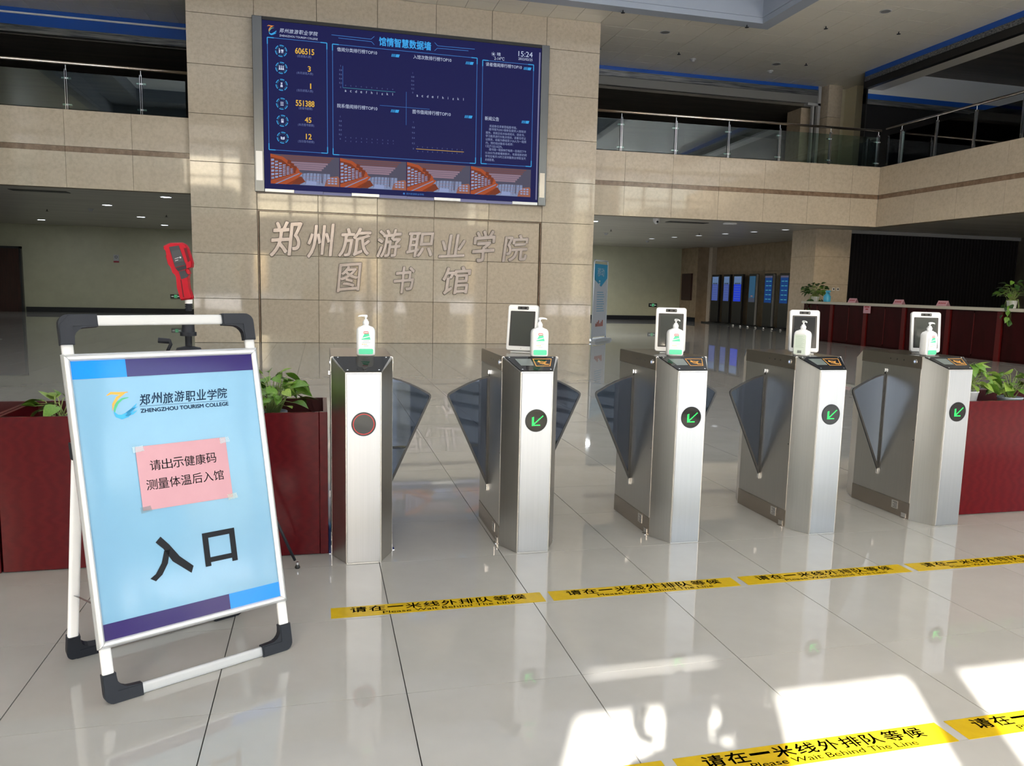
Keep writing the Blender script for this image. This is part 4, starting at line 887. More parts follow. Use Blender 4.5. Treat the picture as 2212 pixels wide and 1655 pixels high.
# pink notice taped on
pn = thing('paper_notice', SO+sp(.172, .578, .0125), 'pink paper notice with two lines of text taped on the blue poster', 'notice')
Ot = sp(0, 0, 0)
b = MB(); b.prism([(0, 0), (.293, -.002), (.291, .209), (-.001, .209)], 0, .0006, PINK, Z0, SE, SU, SN); sh = b.build('sheet', pn)
b = MB(); 
for i_, ch in enumerate("请出示健康码"): b.text(ch, sp(.037+i_*.0362, .126, .001), SE, SU, .0335, .034, INK, bold=.006, res=4)
for i_, ch in enumerate("测量体温后入馆"): b.text(ch, sp(.019+i_*.0362, .064, .001), SE, SU, .0335, .034, INK, bold=.006, res=4)
b.build('printed_text', sh)
TAPEM = glassmat('clear_tape', (.94, .95, .96), 1.45, .04, .1)
for (u_, v_) in ((-.008, .19), (.272, .188), (-.006, -.008), (.276, -.010)):
    b = MB(); b.prism([(u_, v_), (u_+.034, v_+.004), (u_+.03, v_+.022), (u_-.002, v_+.02)], .0008, .0012, TAPEM, Z0, SE, SU, SN); b.build('tape', pn)

# ================================================================== TRIPOD AND THERMAL GUN
tx, ty = -.53, 3.36
t = thing('tripod', (tx, ty, 0), 'black camera tripod standing behind the blue sign', 'tripod')
b = MB(); b.cyl((0, 0, .66), (0, 0, 1.10), .0135, GUND, 14); b.build('centre_column', t)
b = MB(); b.lathe([(.030, .955), (.052, .965), (.056, .985), (.055, 1.020), (.046, 1.040), (.020, 1.046)], BPLAST, seg=18); b.box(-.045, -.062, .965, .005, -.045, 1.02, GUND); b.box(-.038, -.066, .975, -.004, -.061, 1.005, BPLAST); b.build('shoulder', t)
b = MB(); b.cyl((0, 0, 1.10), (0, 0, 1.165), .026, BPLAST, 16, r1=.022); b.cyl((0, 0, 1.09), (0, 0, 1.105), .032, BPLAST, 16); b.cyl((0, 0, 1.165), (0, 0, 1.178), .018, GUND, 14, r1=.014); b.cyl((-.03, 0, 1.15), (.03, 0, 1.15), .012, GUND, 10); b.build('tripod_head', t)
b = MB(); b.cyl((-.055, -.01, 1.018), (-.085, -.015, 1.018), .010, GREYP, 10); b.tube([(-.082, -.016, 1.02), (-.066, -.016, 1.055), (-.072, -.016, 1.075)], .007, BPLAST); b.cyl((-.07, -.016, 1.068), (-.112, -.018, 1.072), .011, BPLAST, 12); b.build('crank', t)
for a_, L_ in ((R(23), .45), (R(141), .36), (R(252), .30)):
    dx, dy = math.cos(a_), math.sin(a_)
    b = MB(); p = lambda f_: (dx*(.05+(L_-.05)*f_), dy*(.05+(L_-.05)*f_), .98*(1-f_)+.012*f_)
    b.tube([p(0), p(.45)], .0125, BPLAST); b.tube([p(.42), p(.75)], .0095, GUND); b.tube([p(.72), p(.97)], .0065, BPLAST); lg = b.build('leg', t)
    b = MB(); b.cyl((dx*L_, dy*L_, .03), (dx*L_, dy*L_, .018), .006, CHROME, 8); b.lathe([(.010, 0), (.013, .006), (.007, .018)], BLACK, (dx*L_, dy*L_, 0), 12); b.build('rubber_foot', lg)
    b = MB(); b.tube([(0, 0, .62), p(.42)], .005, BPLAST, 6); b.build('brace', t)
BODY= [(-0.078, 0.25), (-0.053, 0.263), (-0.008, 0.266), (0.004, 0.259), (0.012, 0.244), (0.028, 0.188), (0.026, 0.169), (0.011, 0.164), (0.007, 0.162), (0.004, 0.156), (0.013, 0.136), (0.01, 0.126), (0.013, 0.084), (0.024, 0.047), (0.021, 0.039), (-0.019, 0.035), (-0.023, 0.047), (-0.032, 0.083), (-0.034, 0.125), (-0.039, 0.137), (-0.048, 0.144), (-0.054, 0.166), (-0.064, 0.179), (-0.071, 0.209), (-0.069, 0.217), (-0.072, 0.234), (-0.078, 0.24)]
GREY= [(-0.055, 0.246), (-0.019, 0.253), (0.001, 0.189), (0.006, 0.178), (-0.035, 0.166)]
BUTT= [(-0.047, 0.229), (-0.016, 0.237), (-0.003, 0.192), (-0.037, 0.184)]
SLATE= [(-0.034, 0.164), (0.006, 0.176), (0.007, 0.162), (-0.024, 0.151)]
MID= [(-0.022, 0.15), (0.001, 0.157), (0.008, 0.143), (0.014, 0.137), (0.008, 0.128), (-0.014, 0.119)]
WIN= [(-0.001, 0.243), (0.009, 0.245), (0.022, 0.195), (0.013, 0.188)]
TRIG= [(0.003, 0.161), (0.01, 0.163), (0.015, 0.157), (0.019, 0.143), (0.013, 0.14), (0.008, 0.143)]
SLOT= [(-0.017, 0.118), (-0.012, 0.117), (-0.004, 0.048), (-0.009, 0.047)]
GRIP= [(-0.013, 0.119), (0.009, 0.125), (0.013, 0.084), (0.022, 0.047), (-0.004, 0.045)]
CAPX = 0.006; CAPZ0 = 0.03900000000000001; CAPZ1 = 0.022
t = thing('thermal_camera', (-.53, 3.35, 1.2), 'red handheld thermal camera with grey flanks mounted on the tripod', 'thermometer')
gn = (0, -1, 0)
def gun(name, poly, d0, d1, m, parent=t, bev=0):
    b = MB()
    if bev:
        cx = sum(p[0] for p in poly)/len(poly); cz = sum(p[1] for p in poly)/len(poly)
        sh_ = [(p[0]+(cx-p[0])*bev, p[1]+(cz-p[1])*bev*.6) for p in poly]; N = len(poly)
        vs = [(x, -d, z) for pl, d in ((sh_, d0), (poly, d0+.012), (poly, d1-.012), (sh_, d1)) for x, z in pl]
        fs = [tuple(range(N)), tuple(reversed(range(3*N, 4*N)))]+[(k*N+i, k*N+(i+1) % N, (k+1)*N+(i+1) % N, (k+1)*N+i) for k in range(3) for i in range(N)]
        b.add(vs, fs, m)
    else: b.prism(poly, d0, d1, m)
    return b.build(name, parent)
bd = gun('body_shell', BODY, -.034, .034, RED, bev=.07)
gun('flank_panel', GREY, .030, .037, GUNG); bt = gun('battery_cover', BUTT, .037, .039, mat('cover_grey', (.042, .045, .052), .45, spec=.25))
gun('flank_lower', SLATE, .030, .0375, GUND); gun('handle_guard', MID, .026, .036, GUNG); gun('side_window', WIN, .028, .0355, REDD); gun('trigger', TRIG, -.008, .030, RED); gun('grip_slot', SLOT, .028, .0352, REDD); gun('grip', GRIP, .028, .0365, RED)
b = MB(); b.text("UTi", (-.0705+.0275, -.0395, .212), Vector((1, 0, .16)).normalized(), (0, 0, 1), .03, .010, GREYP) if False else None
b.flat([(BUTT[0][0]+.012, BUTT[0][1]-.028), (BUTT[0][0]+.028, BUTT[0][1]-.022), (BUTT[0][0]+.028, BUTT[0][1]-.0245), (BUTT[0][0]+.012, BUTT[0][1]-.030)], GREYP, n=gn, d=.0395)
b.flat([(BUTT[0][0]+.013, BUTT[0][1]-.036), (BUTT[0][0]+.025, BUTT[0][1]-.032), (BUTT[0][0]+.025, BUTT[0][1]-.0345), (BUTT[0][0]+.013, BUTT[0][1]-.038)], GREYP, n=gn, d=.0395)
b.flat(circ(BUTT[0][0]+.033, BUTT[0][1]-.023, .0035, 10), GREYP, n=gn, d=.0395); b.build('marking', bd)
b = MB(); b.cyl((CAPX, 0, CAPZ0), (CAPX, 0, CAPZ1), .0150, WHITEP, 16); b.build('mount_collar', t)
b = MB(); pts = []
for k in range(25): q = k*.9; pts.append((CAPX+.0135*math.cos(q), .0135*math.sin(q), CAPZ1-.001-k*.0011))
b.tube(pts, .0022, BPLAST, 5); b.cyl((CAPX, 0, CAPZ1), (CAPX, 0, CAPZ1-.03), .011, BPLAST, 12); b.build('coiled_cord', t)

# ================================================================== PLANTER BOXES AND PLANTS
def planter(x0, x1, y0, y1, z, label, screw=True):
    t = thing('planter_box', ((x0+x1)/2, y0, 0), label, 'planter'); hx = (x1-x0)/2; dy = y1-y0
    b = MB(); b.bbox(-hx+.002, -.004, .004, hx-.040, .016, z, WOOD, .002); b.build('front_panel', t)
    b = MB(); b.bbox(-hx+.002, dy-.018, 0, hx-.002, dy, z, WOODD, .002); b.build('back_panel', t)
    b = MB(); b.bbox(hx-.038, -.006, .002, hx, .022, z+.001, WOOD, .002); b.box(hx-.020, .022, .002, hx, dy-.018, z, WOOD); b.build('end_panel', t)
    b = MB(); b.box(-hx, .016, .002, -hx+.018, dy-.018, z, WOOD); b.build('end_panel', t)
    b = MB(); b.box(-hx+.018, .016, .10, hx-.020, dy-.018, .42, WOODD); b.build('inner_shelf', t)
    b = MB(); b.cyl((hx-.085, dy-.0185, z-.075), (hx-.085, dy-.024, z-.075), .009, CHROME, 12); b.build('screw_cap', t)
    return t
planter(-1.385, .026, 3.712, 4.21, .704, 'red mahogany planter box left of the leftmost turnstile, behind the sign')
planter(-2.9, -1.392, 3.712, 4.21, .704, 'red mahogany planter box at the left edge of the frame')
planter(3.682, 5.1, 3.712, 4.21, .704, 'red mahogany planter box at the right edge beside rightmost turnstile')
def leaf_mesh(m, n=6, w_=.5, curl=.25):
    q = MB(); vs = []; N = n
    hwd = [.10, .40, .50, .44, .30, .13, 0.0]; ys = [-.08, .06, .25, .45, .66, .86, 1.02]
    for k in range(7):
        y = ys[k]; z = -curl*(y*y)*.6
        vs += [(-hwd[k]*w_*2, y-(.10 if k == 0 else 0), z+abs(hwd[k])*.22), (0, y+(.08 if k == 0 else 0), z), (hwd[k]*w_*2, y-(.10 if k == 0 else 0), z+abs(hwd[k])*.22)]
    fs = []
    for k in range(6): fs += [(3*k, 3*k+1, 3*k+4, 3*k+3), (3*k+1, 3*k+2, 3*k+5, 3*k+4)]
    q.add(vs, fs, m, True); o = q.build('leaf'); me = o.data; bpy.data.objects.remove(o); return me
LM = [leaf_mesh(LEAF, w_=.46, curl=.3), leaf_mesh(LEAF2, w_=.42, curl=.15), leaf_mesh(LEAF, w_=.40, curl=.6)]
LMD = [leaf_mesh(LEAFD, w_=.45, curl=.4), leaf_mesh(LEAF, w_=.42, curl=.3)]
def plant(x, y, z, label, n, spread, height, size, pot=True, seed=1, meshes=LM, droop=0.0, potr=.07, potm=None, arc=(0, 360), poth=.12, light=.35):
    rnd = random.Random(seed); potm = potm or POTW
    t = thing('potted_pothos', (x, y, z), label, 'plant', 'trailing green plants')
    b = MB(); b.lathe([(potr*.72, 0), (potr*.8, .01), (potr, poth-.012), (potr*1.05, poth-.01), (potr*1.05, poth), (potr*.93, poth), (potr*.9, poth-.02)], potm, seg=24); b.build('pot', t)
    b = MB(); b.lathe([(0.001, poth-.018), (potr*.9, poth-.02)], SOIL, seg=18); b.build('soil', t)
    st = MB()
    for k in range(n):
        a = R(rnd.uniform(*arc)); f_ = rnd.uniform(.25, 1); rr = spread*f_; hh = height*rnd.uniform(.25, 1)*(1.15-.5*f_)
        if droop and rnd.random() < droop: hh = -height*rnd.uniform(.2, 1.1); rr = potr*1.25+rnd.uniform(0, .05)
        base = Vector((rnd.uniform(-.4, .4)*potr, rnd.uniform(-.4, .4)*potr, poth-.02)); tip = Vector((math.cos(a)*rr, math.sin(a)*rr, poth+hh))
        mid = (base+tip)/2+Vector((math.cos(a)*.01, math.sin(a)*.01, .03+abs(hh)*.25)) if hh > 0 else Vector((math.cos(a)*potr*1.1, math.sin(a)*potr*1.1, poth+.03))
        P_ = [base, base.lerp(mid, .6), mid, mid.lerp(tip, .55), tip]
        st.tube(P_, [.0024, .0022, .002, .0017, .0014], STEM, 5)
        me = meshes[0] if rnd.random() > light else meshes[1]
        if len(meshes) > 2 and rnd.random() < .3: me = meshes[2]
        s_ = size*rnd.uniform(.65, 1.2)
        o = bpy.data.objects.new('leaf', me); COL.objects.link(o); o.parent = t
        out = Vector((math.cos(a), math.sin(a), rnd.uniform(-.9, .55) if hh > 0 else -1.3)).normalized()
        q = out.to_track_quat('Y', 'Z') @ Matrix.Rotation(rnd.uniform(-.7, .7), 4, 'Y').to_quaternion()
        o.location = tip; o.rotation_euler = q.to_euler(); o.scale = (s_, s_, s_)
    st.build('stems', t); return t
BLUEPOT = mat('blue_white_pot', (.45, .53, .66), .3)
plant(-.24, 3.92, .56, 'leafy pothos in a pale blue pot, right of the sign in left planter', 58, .165, .20, .078, seed=4, potm=BLUEPOT)
plant(-.62, 3.95, .54, 'pothos in the left planter box, mostly hidden behind the sign', 26, .15, .10, .06, seed=9)
plant(-1.18, 3.93, .54, 'small pothos with few leaves, left of the sign in left planter', 14, .13, .14, .075, seed=12)
plant(3.95, 3.93, .62, 'pothos in white pot beside rightmost turnstile', 40, .14, .18, .08, seed=21, light=.6)
plant(4.30, 3.93, .575, 'pothos at the right frame edge in right planter', 40, .14, .17, .08, seed=33, potm=BLUEPOT, light=.55)

# ================================================================== REAR HALL OBJECTS
# reception counter
t = thing('reception_counter', (13.9, 16, 0), 'long dark red wooden reception counter with pale stone top', 'counter')
b = MB(); b.box(.06, -4.25, 0, .62, 4.0, 1.06, CWOOD); b.build('carcass', t)
for k in range(6):
    y0 = -4.25+k*1.375; b = MB(); b.box(.02, y0+.09, .05, .06, y0+.68, 1.05, CWOOD); b.box(.02, y0+.70, .05, .06, y0+1.29, 1.05, CWOOD); b.build('front_panel', t)
    b = MB(); b.box(.0, y0-.03, 0, .07, y0+.09, 1.06, CTRIM); b.build('red_divider', t)
    b = MB(); b.box(.012, y0+.682, .10, .03, y0+.698, 1.0, CTRIM); b.build('thin_strip', t)
b = MB(); b.bbox(-.03, -4.27, 1.06, .68, 4.03, 1.13, STONET, .008); b.build('stone_top', t)
for k, (y, lb) in enumerate(((17.93, 'pink folded desk sign at the left end of the counter'), (16.22, 'pink folded desk sign in the middle of the counter'), (14.82, 'pink folded desk sign, rightmost on the counter'))):
    t = thing('desk_sign', (14.02, y, 1.1305), lb, 'sign', 'folded signs on the counter')
    b = MB(); b.prism([(-.06, 0), (0, .12), (.004, .12), (-.052, 0)], -.15, .15, PINK, (0, 0, 0), (1, 0, 0), (0, 0, 1), (0, 1, 0)); b.prism([(.06, 0), (0, .12), (-.004, .12), (.052, 0)], -.15, .15, PINK, (0, 0, 0), (1, 0, 0), (0, 0, 1), (0, 1, 0)); b.build('folded_card', t)
    b = MB(); RI = mat('red_ink', (.35, .02, .03), .5)
    for q in range(4): b.flat([(.105-q*.055, .055), (.105-q*.055-.04, .055), (.105-q*.055-.04, .085), (.105-q*.055, .085)], RI, (-.0615, 0, 0), (0, 1, 0), Vector((.06, 0, .12)).normalized(), (-1, 0, 0), .0)
    b.build('printed_marks', t)
t = thing('paper_notice', (13.877, 17.2, .87), 'small pink paper sheet on the front of the counter', 'notice')
b = MB(); b.box(.008, -.13, 0, .020, .13, .23, PINK)
for z, w_ in ((.15, .09), (.09, .05)): b.box(.007, -w_, z, .008, w_, z+.03, mat('red_ink', (.35, .02, .03), .5))
b.build('sheet', t)
plant(14.1, 19.70, 1.131, 'dark bushy plant on the left end of the reception counter', 150, .34, .42, .12, seed=5, meshes=LMD, droop=.25, potr=.12, poth=.14, light=.25)
plant(14.02, 13.0, 1.131, 'trailing plant in white pot on the right end of the counter', 80, .30, .42, .12, seed=8, meshes=LMD, droop=.4, potr=.10, poth=.16, light=.5)
t = thing('spray_bottle', (14.1, 19.15, 1.1305), 'blue spray bottle beside the plant on the counter', 'bottle')
BLU = mat('sky_blue_plastic', (.06, .38, .62), .3)
b = MB(); b.lathe([(.09, 0), (.10, .02), (.10, .16), (.05, .22), (.035, .25), (.035, .27)], BLU, seg=16); b.build('bottle_body', t)
b = MB(); b.box(-.03, -.10, .27, .03, .04, .32, BLU); b.tube([(0, -.04, .29), (0, -.10, .24), (0, -.13, .22)], .012, BLU); b.build('trigger_head', t)
t = thing('water_dispenser', (16.5, 23.7, 0), 'dark water dispenser with a blue bottle beside the screens', 'water dispenser')
b = MB(); b.bbox(-.17, -.17, 0, .17, .17, .90, BLACK, .01); b.build('cabinet', t)
b = MB(); b.lathe([(.05, .88), (.06, .95), (.135, 1.0), (.14, 1.06), (.13, 1.1), (.14, 1.14), (.14, 1.30), (.10, 1.33), (.001, 1.335)], mat('blue_water_bottle', (.03, .07, .16), .1), seg=20); b.build('water_bottle', t)
# upright display kiosks
def kiosk(y0, y1, k):
    lb = ['farthest black display kiosk, beside the corner pilaster', 'second farthest black display kiosk with pale violet screen', 'third farthest black display kiosk with vivid blue screen', 'fourth farthest display kiosk, dusk picture and white side edge', 'fifth farthest display kiosk, deep blue screen and white side edge', 'nearest display kiosk, deep blue screen, beside the electric box'][k]
    t = thing('display_kiosk', (16.62, (y0+y1)/2, 0), lb, 'kiosk', 'upright display kiosks by the marble wall'); h_ = (y1-y0)/2
    b = MB(); b.bbox(-.02, -h_, .06, .10, h_, 2.09, BLACK, .012); b.build('casing', t)
    b = MB(); b.box(-.14, -h_*.85, 0, .20, h_*.85, .06, BLACK); b.build('foot_plate', t)
    if k >= 3: b = MB(); b.box(-.018, -h_-.012, .08, .06, -h_-.0005, 2.07, ALUF); b.build('side_trim', t)
    m = [(E_KB2, E_KB3), (E_KB2, E_KB3), (E_KB2, em('kiosk_vivid', (.02, .05, .55))), (E_KD, E_KD), (E_KB1, E_KB1), (E_KB1, E_KB1)][k]
    b = MB(); w_ = h_*.78
    b.box(-.024, -w_, .98, -.021, w_, 1.68, m[1]); b.box(-.024, -w_, 1.68, -.021, w_, 2.0, m[0])
    sc__ = b.build('screen', t); b = MB()
    if k < 3:
        b.box(-.026, -w_*.5, 1.93, -.0245, w_*.5, 1.95, E_DIM)
        for q in range(4): b.box(-.026, -w_*.7+q*w_*.4, 1.68, -.0245, -w_*.7+q*w_*.4+w_*.2, 1.74, BLACK)
        for q in range(6): b.box(-.026, -w_*.8, 1.08+q*.1, -.0245, w_*.8, 1.09+q*.1, E_KB2)
    elif k == 3: b.box(-.026, -w_, .98, -.0245, w_, 1.15, em('kiosk_sea', (.05, .06, .09))); b.box(-.026, -w_*.3, 1.2, -.0245, w_*.3, 1.23, em('kiosk_sunset', (.4, .15, .1)))
    else:
        for q in range(5):
            for r in range(2): b.box(-.026, -w_*.8+r*w_*.85, 1.1+q*.17, -.0245, -w_*.15+r*w_*.85, 1.13+q*.17, E_TEAL)
        b.box(-.026, -w_, 1.93, -.0245, w_, 2.0, E_SLATE)
    b.build('screen_content', sc__)
for k, (y0, y1) in enumerate(((29.85, 30.5), (28.95, 29.5), (27.98, 28.7), (26.95, 27.5), (25.78, 26.4), (24.75, 25.38))): kiosk(y0, y1, k)
t = thing('cable_bundle', (16.3, 27, 0), 'dark cable trunking with plugs along the feet of the kiosks', 'cable')
b = MB(); b.box(-.06, -2.9, 0, .06, 3.6, .05, BLACK); b.build('trunking', t)
for k in range(7):
    b = MB(); b.lathe([(.05, 0), (.06, .03), (.03, .07)], CHROME, (-.16, -2.6+k*.55, 0), 10); b.build('plug', t)
t = thing('electric_cabinet', (16.98, 24.1, 1.66), 'grey wall-mounted electric cabinet with an open door', 'electric box')
b = MB(); b.bbox(-.16, -.35, 0, .0, .75, .66, GREYC, .01); b.build('box', t); b = MB(); b.box(-.175, -.33, .02, -.162, .18, .64, GREYP); b.build('door', t)
b = MB(); b.box(-.165, .3, .50, -.161, .4, .58, em('small_green_lamp', (.05, .4, .15))); b.build('lamp', t)
for k, x in enumerate((15.10, 15.25)):
    t = thing('wall_socket', (x, 20.298, 1.46), 'white wall socket on the marble pillar, %s of the pair' % ('left' if k == 0 else 'right'), 'socket', 'wall sockets')
    b = MB(); b.bbox(0, -.012, 0, .09, 0, .09, WHITEP, .004); b.build('plate', t); b = MB(); b.box(.02, -.0135, .02, .07, -.0122, .07, BLACK); b.build('insert', t)
# exit signs and wall notices
for x, lb in ((-5.80, 'small exit sign low on rear wall, left of the pillar wall'), (14.70, 'small exit sign low on rear wall, right of the pillar wall')):
    t = thing('exit_sign', (x, 32.8, .60), lb, 'exit sign', 'low exit signs'); b = MB(); b.box(0, -.04, 0, .40, -.001, .16, BLACK); b.build('casing', t)
    b = MB(); b.box(.15, -.043, .02, .26, -.041, .14, E_EXIT); b.flat([(.04, .07), (.10, .07), (.10, .05), (.13, .08), (.10, .11), (.10, .09), (.04, .09)], E_EXITW, d=.042); b.flat([(.36, .07), (.30, .07), (.30, .05), (.27, .08), (.30, .11), (.30, .09), (.36, .09)], E_EXITW, d=.042); b.flat([(.18, .04), (.21, .07), (.20, .11), (.22, .11), (.23, .07), (.24, .04)], BLACK, d=.044); b.build('symbol', t)
t = thing('wall_notice', (-7.80, 32.8, 1.95), 'small white and red no-smoking notice on the left rear wall', 'notice')
b = MB(); b.box(0, -.02, 0, .19, -.001, .30, GREYP); b.box(0, -.022, 0, .19, -.0201, .06, mat('notice_red', (.30, .02, .04), .4)); b.flat(circ(.095, .21, .05, 16), INK, n=(0, -1, 0), d=.022); b.flat(circ(.095, .21, .036, 16), GREYP, n=(0, -1, 0), d=.0225); b.build('plate', t)
# roll-up banner
A_, B_ = Vector((6.66, 18.25, 0)), Vector((7.32, 19.02, 0)); e = (B_-A_).normalized(); n = Vector((e.y, -e.x, 0)); W_ = (B_-A_).length
t = thing('banner_stand', A_, 'blue and grey display banner on a silver stand beside the pillar wall', 'banner')
b = MB(); b.prism([(-.12, 0), (W_+.12, 0), (W_+.12, .03), (W_, .07), (0, .07), (-.12, .03)], -.14, .14, SILV, Z0, e, (0, 0, 1), n); b.build('base', t)
for x in (.0, W_): b = MB(); b.tube([e*x+Vector((0, 0, .05)), e*x+Vector((0, 0, 2.0)), e*(x+(.05 if x == 0 else -.05))+Vector((0, 0, 2.06))], .02, SILV); b.build('pole', t)
b = MB(); b.tube([e*.05+Vector((0, 0, 2.06)), e*(W_-.05)+Vector((0, 0, 2.06))], .02, SILV); b.build('top_bar', t)
b = MB(); b.prism([(.03, .12), (W_-.03, .12), (W_-.03, 1.97), (.03, 1.97)], .0, .006, BANW, Z0, e, (0, 0, 1), n); sh = b.build('banner_sheet', t)
b = MB(); F = lambda pl, m, d=.008: b.flat(pl, m, Z0, e, (0, 0, 1), n, d)
F([(.03, 1.97), (W_-.03, 1.97), (W_-.03, 1.62), (W_*.52, 1.40), (.03, 1.58)], BANB); F([(.03, 1.66), (.10, 1.62), (.10, 1.55), (.03, 1.58)], mat('banner_green', (.25, .40, .05), .4))
b.text("移动", e*.24+Vector((0, 0, 1.66))+n*.010, e, (0, 0, 1), .50, .22, BANW); [F([(.36, 1.52-q*.07), (.46, 1.52-q*.07), (.46, 1.56-q*.07), (.36, 1.56-q*.07)], BANW, .010) for q in range(2)]
for k in range(9): F([(.25, 1.25-k*.06), (W_-.3+.05*(k % 3), 1.25-k*.06), (W_-.3+.05*(k % 3), 1.265-k*.06), (.25, 1.265-k*.06)], BANB)
for k in range(6): F([(.22+k*.095, .38), (.29+k*.095, .38), (.29+k*.095, .46+.04*(k % 3)), (.22+k*.095, .46+.04*(k % 3))], mat('banner_rust', (.28, .06, .03), .5))
b.build('print', sh)

# ================================================================== BALUSTRADES
def balustrade(p0, p1, posts, z0, zr, label):
    p0 = Vector((*p0, 0)); p1 = Vector((*p1, 0)); L = (p1-p0).length; e = (p1-p0)/L; n = Vector((e.y, -e.x, 0))
    t = thing('balustrade', (p0.x, p0.y, z0), label, 'railing', 'glass balustrades of the gallery'); h_ = zr-z0
    b = MB(); b.tube([Vector((0, 0, h_)), e*L+Vector((0, 0, h_))], .032, mat('rail_steel', (.72, .64, .57), .2, metal=1), 10); b.build('handrail', t)
    for x in posts:
        b = MB()
        for d in (-.022, .012): b.prism([(x+d, 0), (x+d+.010, 0), (x+d+.010, h_-.12), (x+d, h_-.12)], -.03, .03, CHROME, Z0, e, (0, 0, 1), n)
        b.cyl(e*x+Vector((0, 0, h_-.14)), e*x+Vector((0, 0, h_)), .009, CHROME, 8); po_ = b.build('post', t)
        for z in (.10, h_-.30): b = MB(); b.prism([(x-.09, z), (x+.09, z), (x+.09, z+.03), (x-.09, z+.03)], -.045, -.02, CHROME, Z0, e, (0, 0, 1), n); b.build('clamp', po_)
    ed = [0.02]+list(posts)+[L-.02]
    for a, c in zip(ed[:-1], ed[1:]):
        if c-a < .15: continue
        b = MB(); b.prism([(a+.03, .03), (c-.03, .03), (c-.03, h_-.17), (a+.03, h_-.17)], -.006, .006, GB, Z0, e, (0, 0, 1), n); b.build('glass_pane', t)
balustrade((6.33, YBP+.10), (14.30, YB+.10), [.80, 2.22, 3.64, 5.05, 6.50, 7.90], 4.683, 5.62, 'glass balustrade with steel posts right of the display board')
balustrade((14.38, YB), (14.38, 4.0), [.55, 1.72, 2.85, 4.08, 5.3, 6.5, 7.7, 8.9], 4.683, 5.66, 'glass balustrade on the gallery wing at the right')
balustrade((-12.5, YB+.10), (-2.66, YB+.10), [1.95, 3.35, 4.75, 6.15, 7.55, 8.94], 4.683, 5.60, 'glass balustrade left of the display board')

# ================================================================== CEILING FIXTURES
def downlight(x, y, z, label, on=True, r=.075, pw=70):
    t = thing('downlight', (x, y, z), label, 'downlight', 'round ceiling downlights'); b = MB(); b.lathe([(r*1.25, 0), (r*1.2, -.008), (r, -.010), (r, -.002)], GREYP, seg=16); b.build('ring', t)
    b = MB(); b.add([(r*math.cos(R(k*24)), r*math.sin(R(k*24)), -.006) for k in range(15)], [tuple(range(15))], (WHITEE if pw > 15 else mat('dim_lamp', (1, 1, 1), .5, emit=(.9, .95, 1), es=1.0)) if on else GREYC); b.build('lens', t)
    if on and pw > 15:
        ld = bpy.data.lights.new('downlight_lamp', 'AREA'); ld.shape = 'DISK'; ld.size = .2; ld.energy = pw; ld.color = (.95, .97, 1)
        lo = bpy.data.objects.new('downlight_lamp', ld); COL.objects.link(lo); lo.parent = t; lo.location = (0, 0, -.02)
ZL = 3.30
for k, (x, y, lb) in enumerate([(-5.6, 23.1, 'lit downlight, brightest on left low ceiling'), (-5.55, 26.9, 'lit downlight behind the brightest one, left low ceiling'), (-3.6, 20.2, 'lit downlight nearest the pillar wall, left low ceiling'), (-9.4, 30.1, 'lit downlight farthest left on left low ceiling'), (-5.5, 30.4, 'farthest lit downlight, left low ceiling near pillar'), (7.72, 21.3, 'lit downlight right of the pillar wall'), (8.6, 26.0, 'added fill downlight hidden behind the pillar wall, nearer one'), (9.6, 30.2, 'added fill downlight hidden behind the pillar wall, farther one')]): downlight(x, y, ZL, lb, True, .12, 16 if x < 0 else 110)  # the two hidden lamps are added to brighten the right rear wall
for k in range(6): downlight(12.2+k*.35, 27.2-k*1.2, ZL, 'dim downlight before the kiosks, %s from the rear' % ('first', 'second', 'third', 'fourth', 'fifth', 'sixth')[k], True, .11, 12)
for k, (x, y, lb) in enumerate([(11.9, 14.9, 'unlit downlight near the coffer corner'), (8.0, 17.6, 'unlit downlight behind the coffer edge'), (11.9, 19.0, 'unlit downlight in front of the upper pillar'), (6.9, 19.3, 'unlit downlight close to the pillar wall')]): downlight(x, y, H, lb, False, .10)
def detector(x, y, z, label):
    t = thing('smoke_detector', (x, y, z), label, 'smoke detector', 'smoke detectors'); b = MB(); b.lathe([(.08, 0), (.08, -.02), (.055, -.03), (.05, -.065), (.001, -.075)], GREYP, seg=14); b.build('housing', t)
for x, y, z, lb in ((9.6, 19.3, H, 'smoke detector in middle of the rear main ceiling'), (12.1, 19.6, H, 'smoke detector near the upper pillar'), (9.7, 25.5, ZL, 'smoke detector on low ceiling, nearer one right of pillar wall'), (12.6, 28.5, ZL, 'smoke detector on low ceiling, farther one right of pillar wall'), (-6.4, 24.6, ZL, 'smoke detector on the left low ceiling')): detector(x, y, z, lb)
def sprinkler(x, y, z, label):
    t = thing('sprinkler', (x, y, z), label, 'sprinkler', 'fire sprinklers'); b = MB(); b.cyl((0, 0, 0), (0, 0, -.05), .012, BPLAST, 8); b.lathe([(.045, -.05), (.045, -.055), (.001, -.056)], BPLAST, seg=12); b.build('nozzle', t)
for x, y, z, lb in ((6.4, 16.3, H-.1, 'sprinkler on the coffer rim near the pillar wall'), (9.4, 16.3, H-.1, 'sprinkler on the coffer rim near its corner'), (11.3, 16.1, H, 'sprinkler right of the coffer corner'), (13.1, 15.9, H, 'sprinkler near the blue edge of the main ceiling'), (9.0, 18.9, H, 'sprinkler in middle of rear main ceiling'), (12.6, 18.7, H, 'sprinkler in front of the upper pillar'), (9.3, 24, ZL, 'sprinkler on low ceiling right of the pillar wall'), (12.5, 24, ZL, 'sprinkler on low ceiling before the kiosks'), (-7.8, 25.5, ZL, 'sprinkler on the left low ceiling, left one'), (-4.6, 25.8, ZL, 'sprinkler on the left low ceiling, right one')): sprinkler(x, y, z, lb)
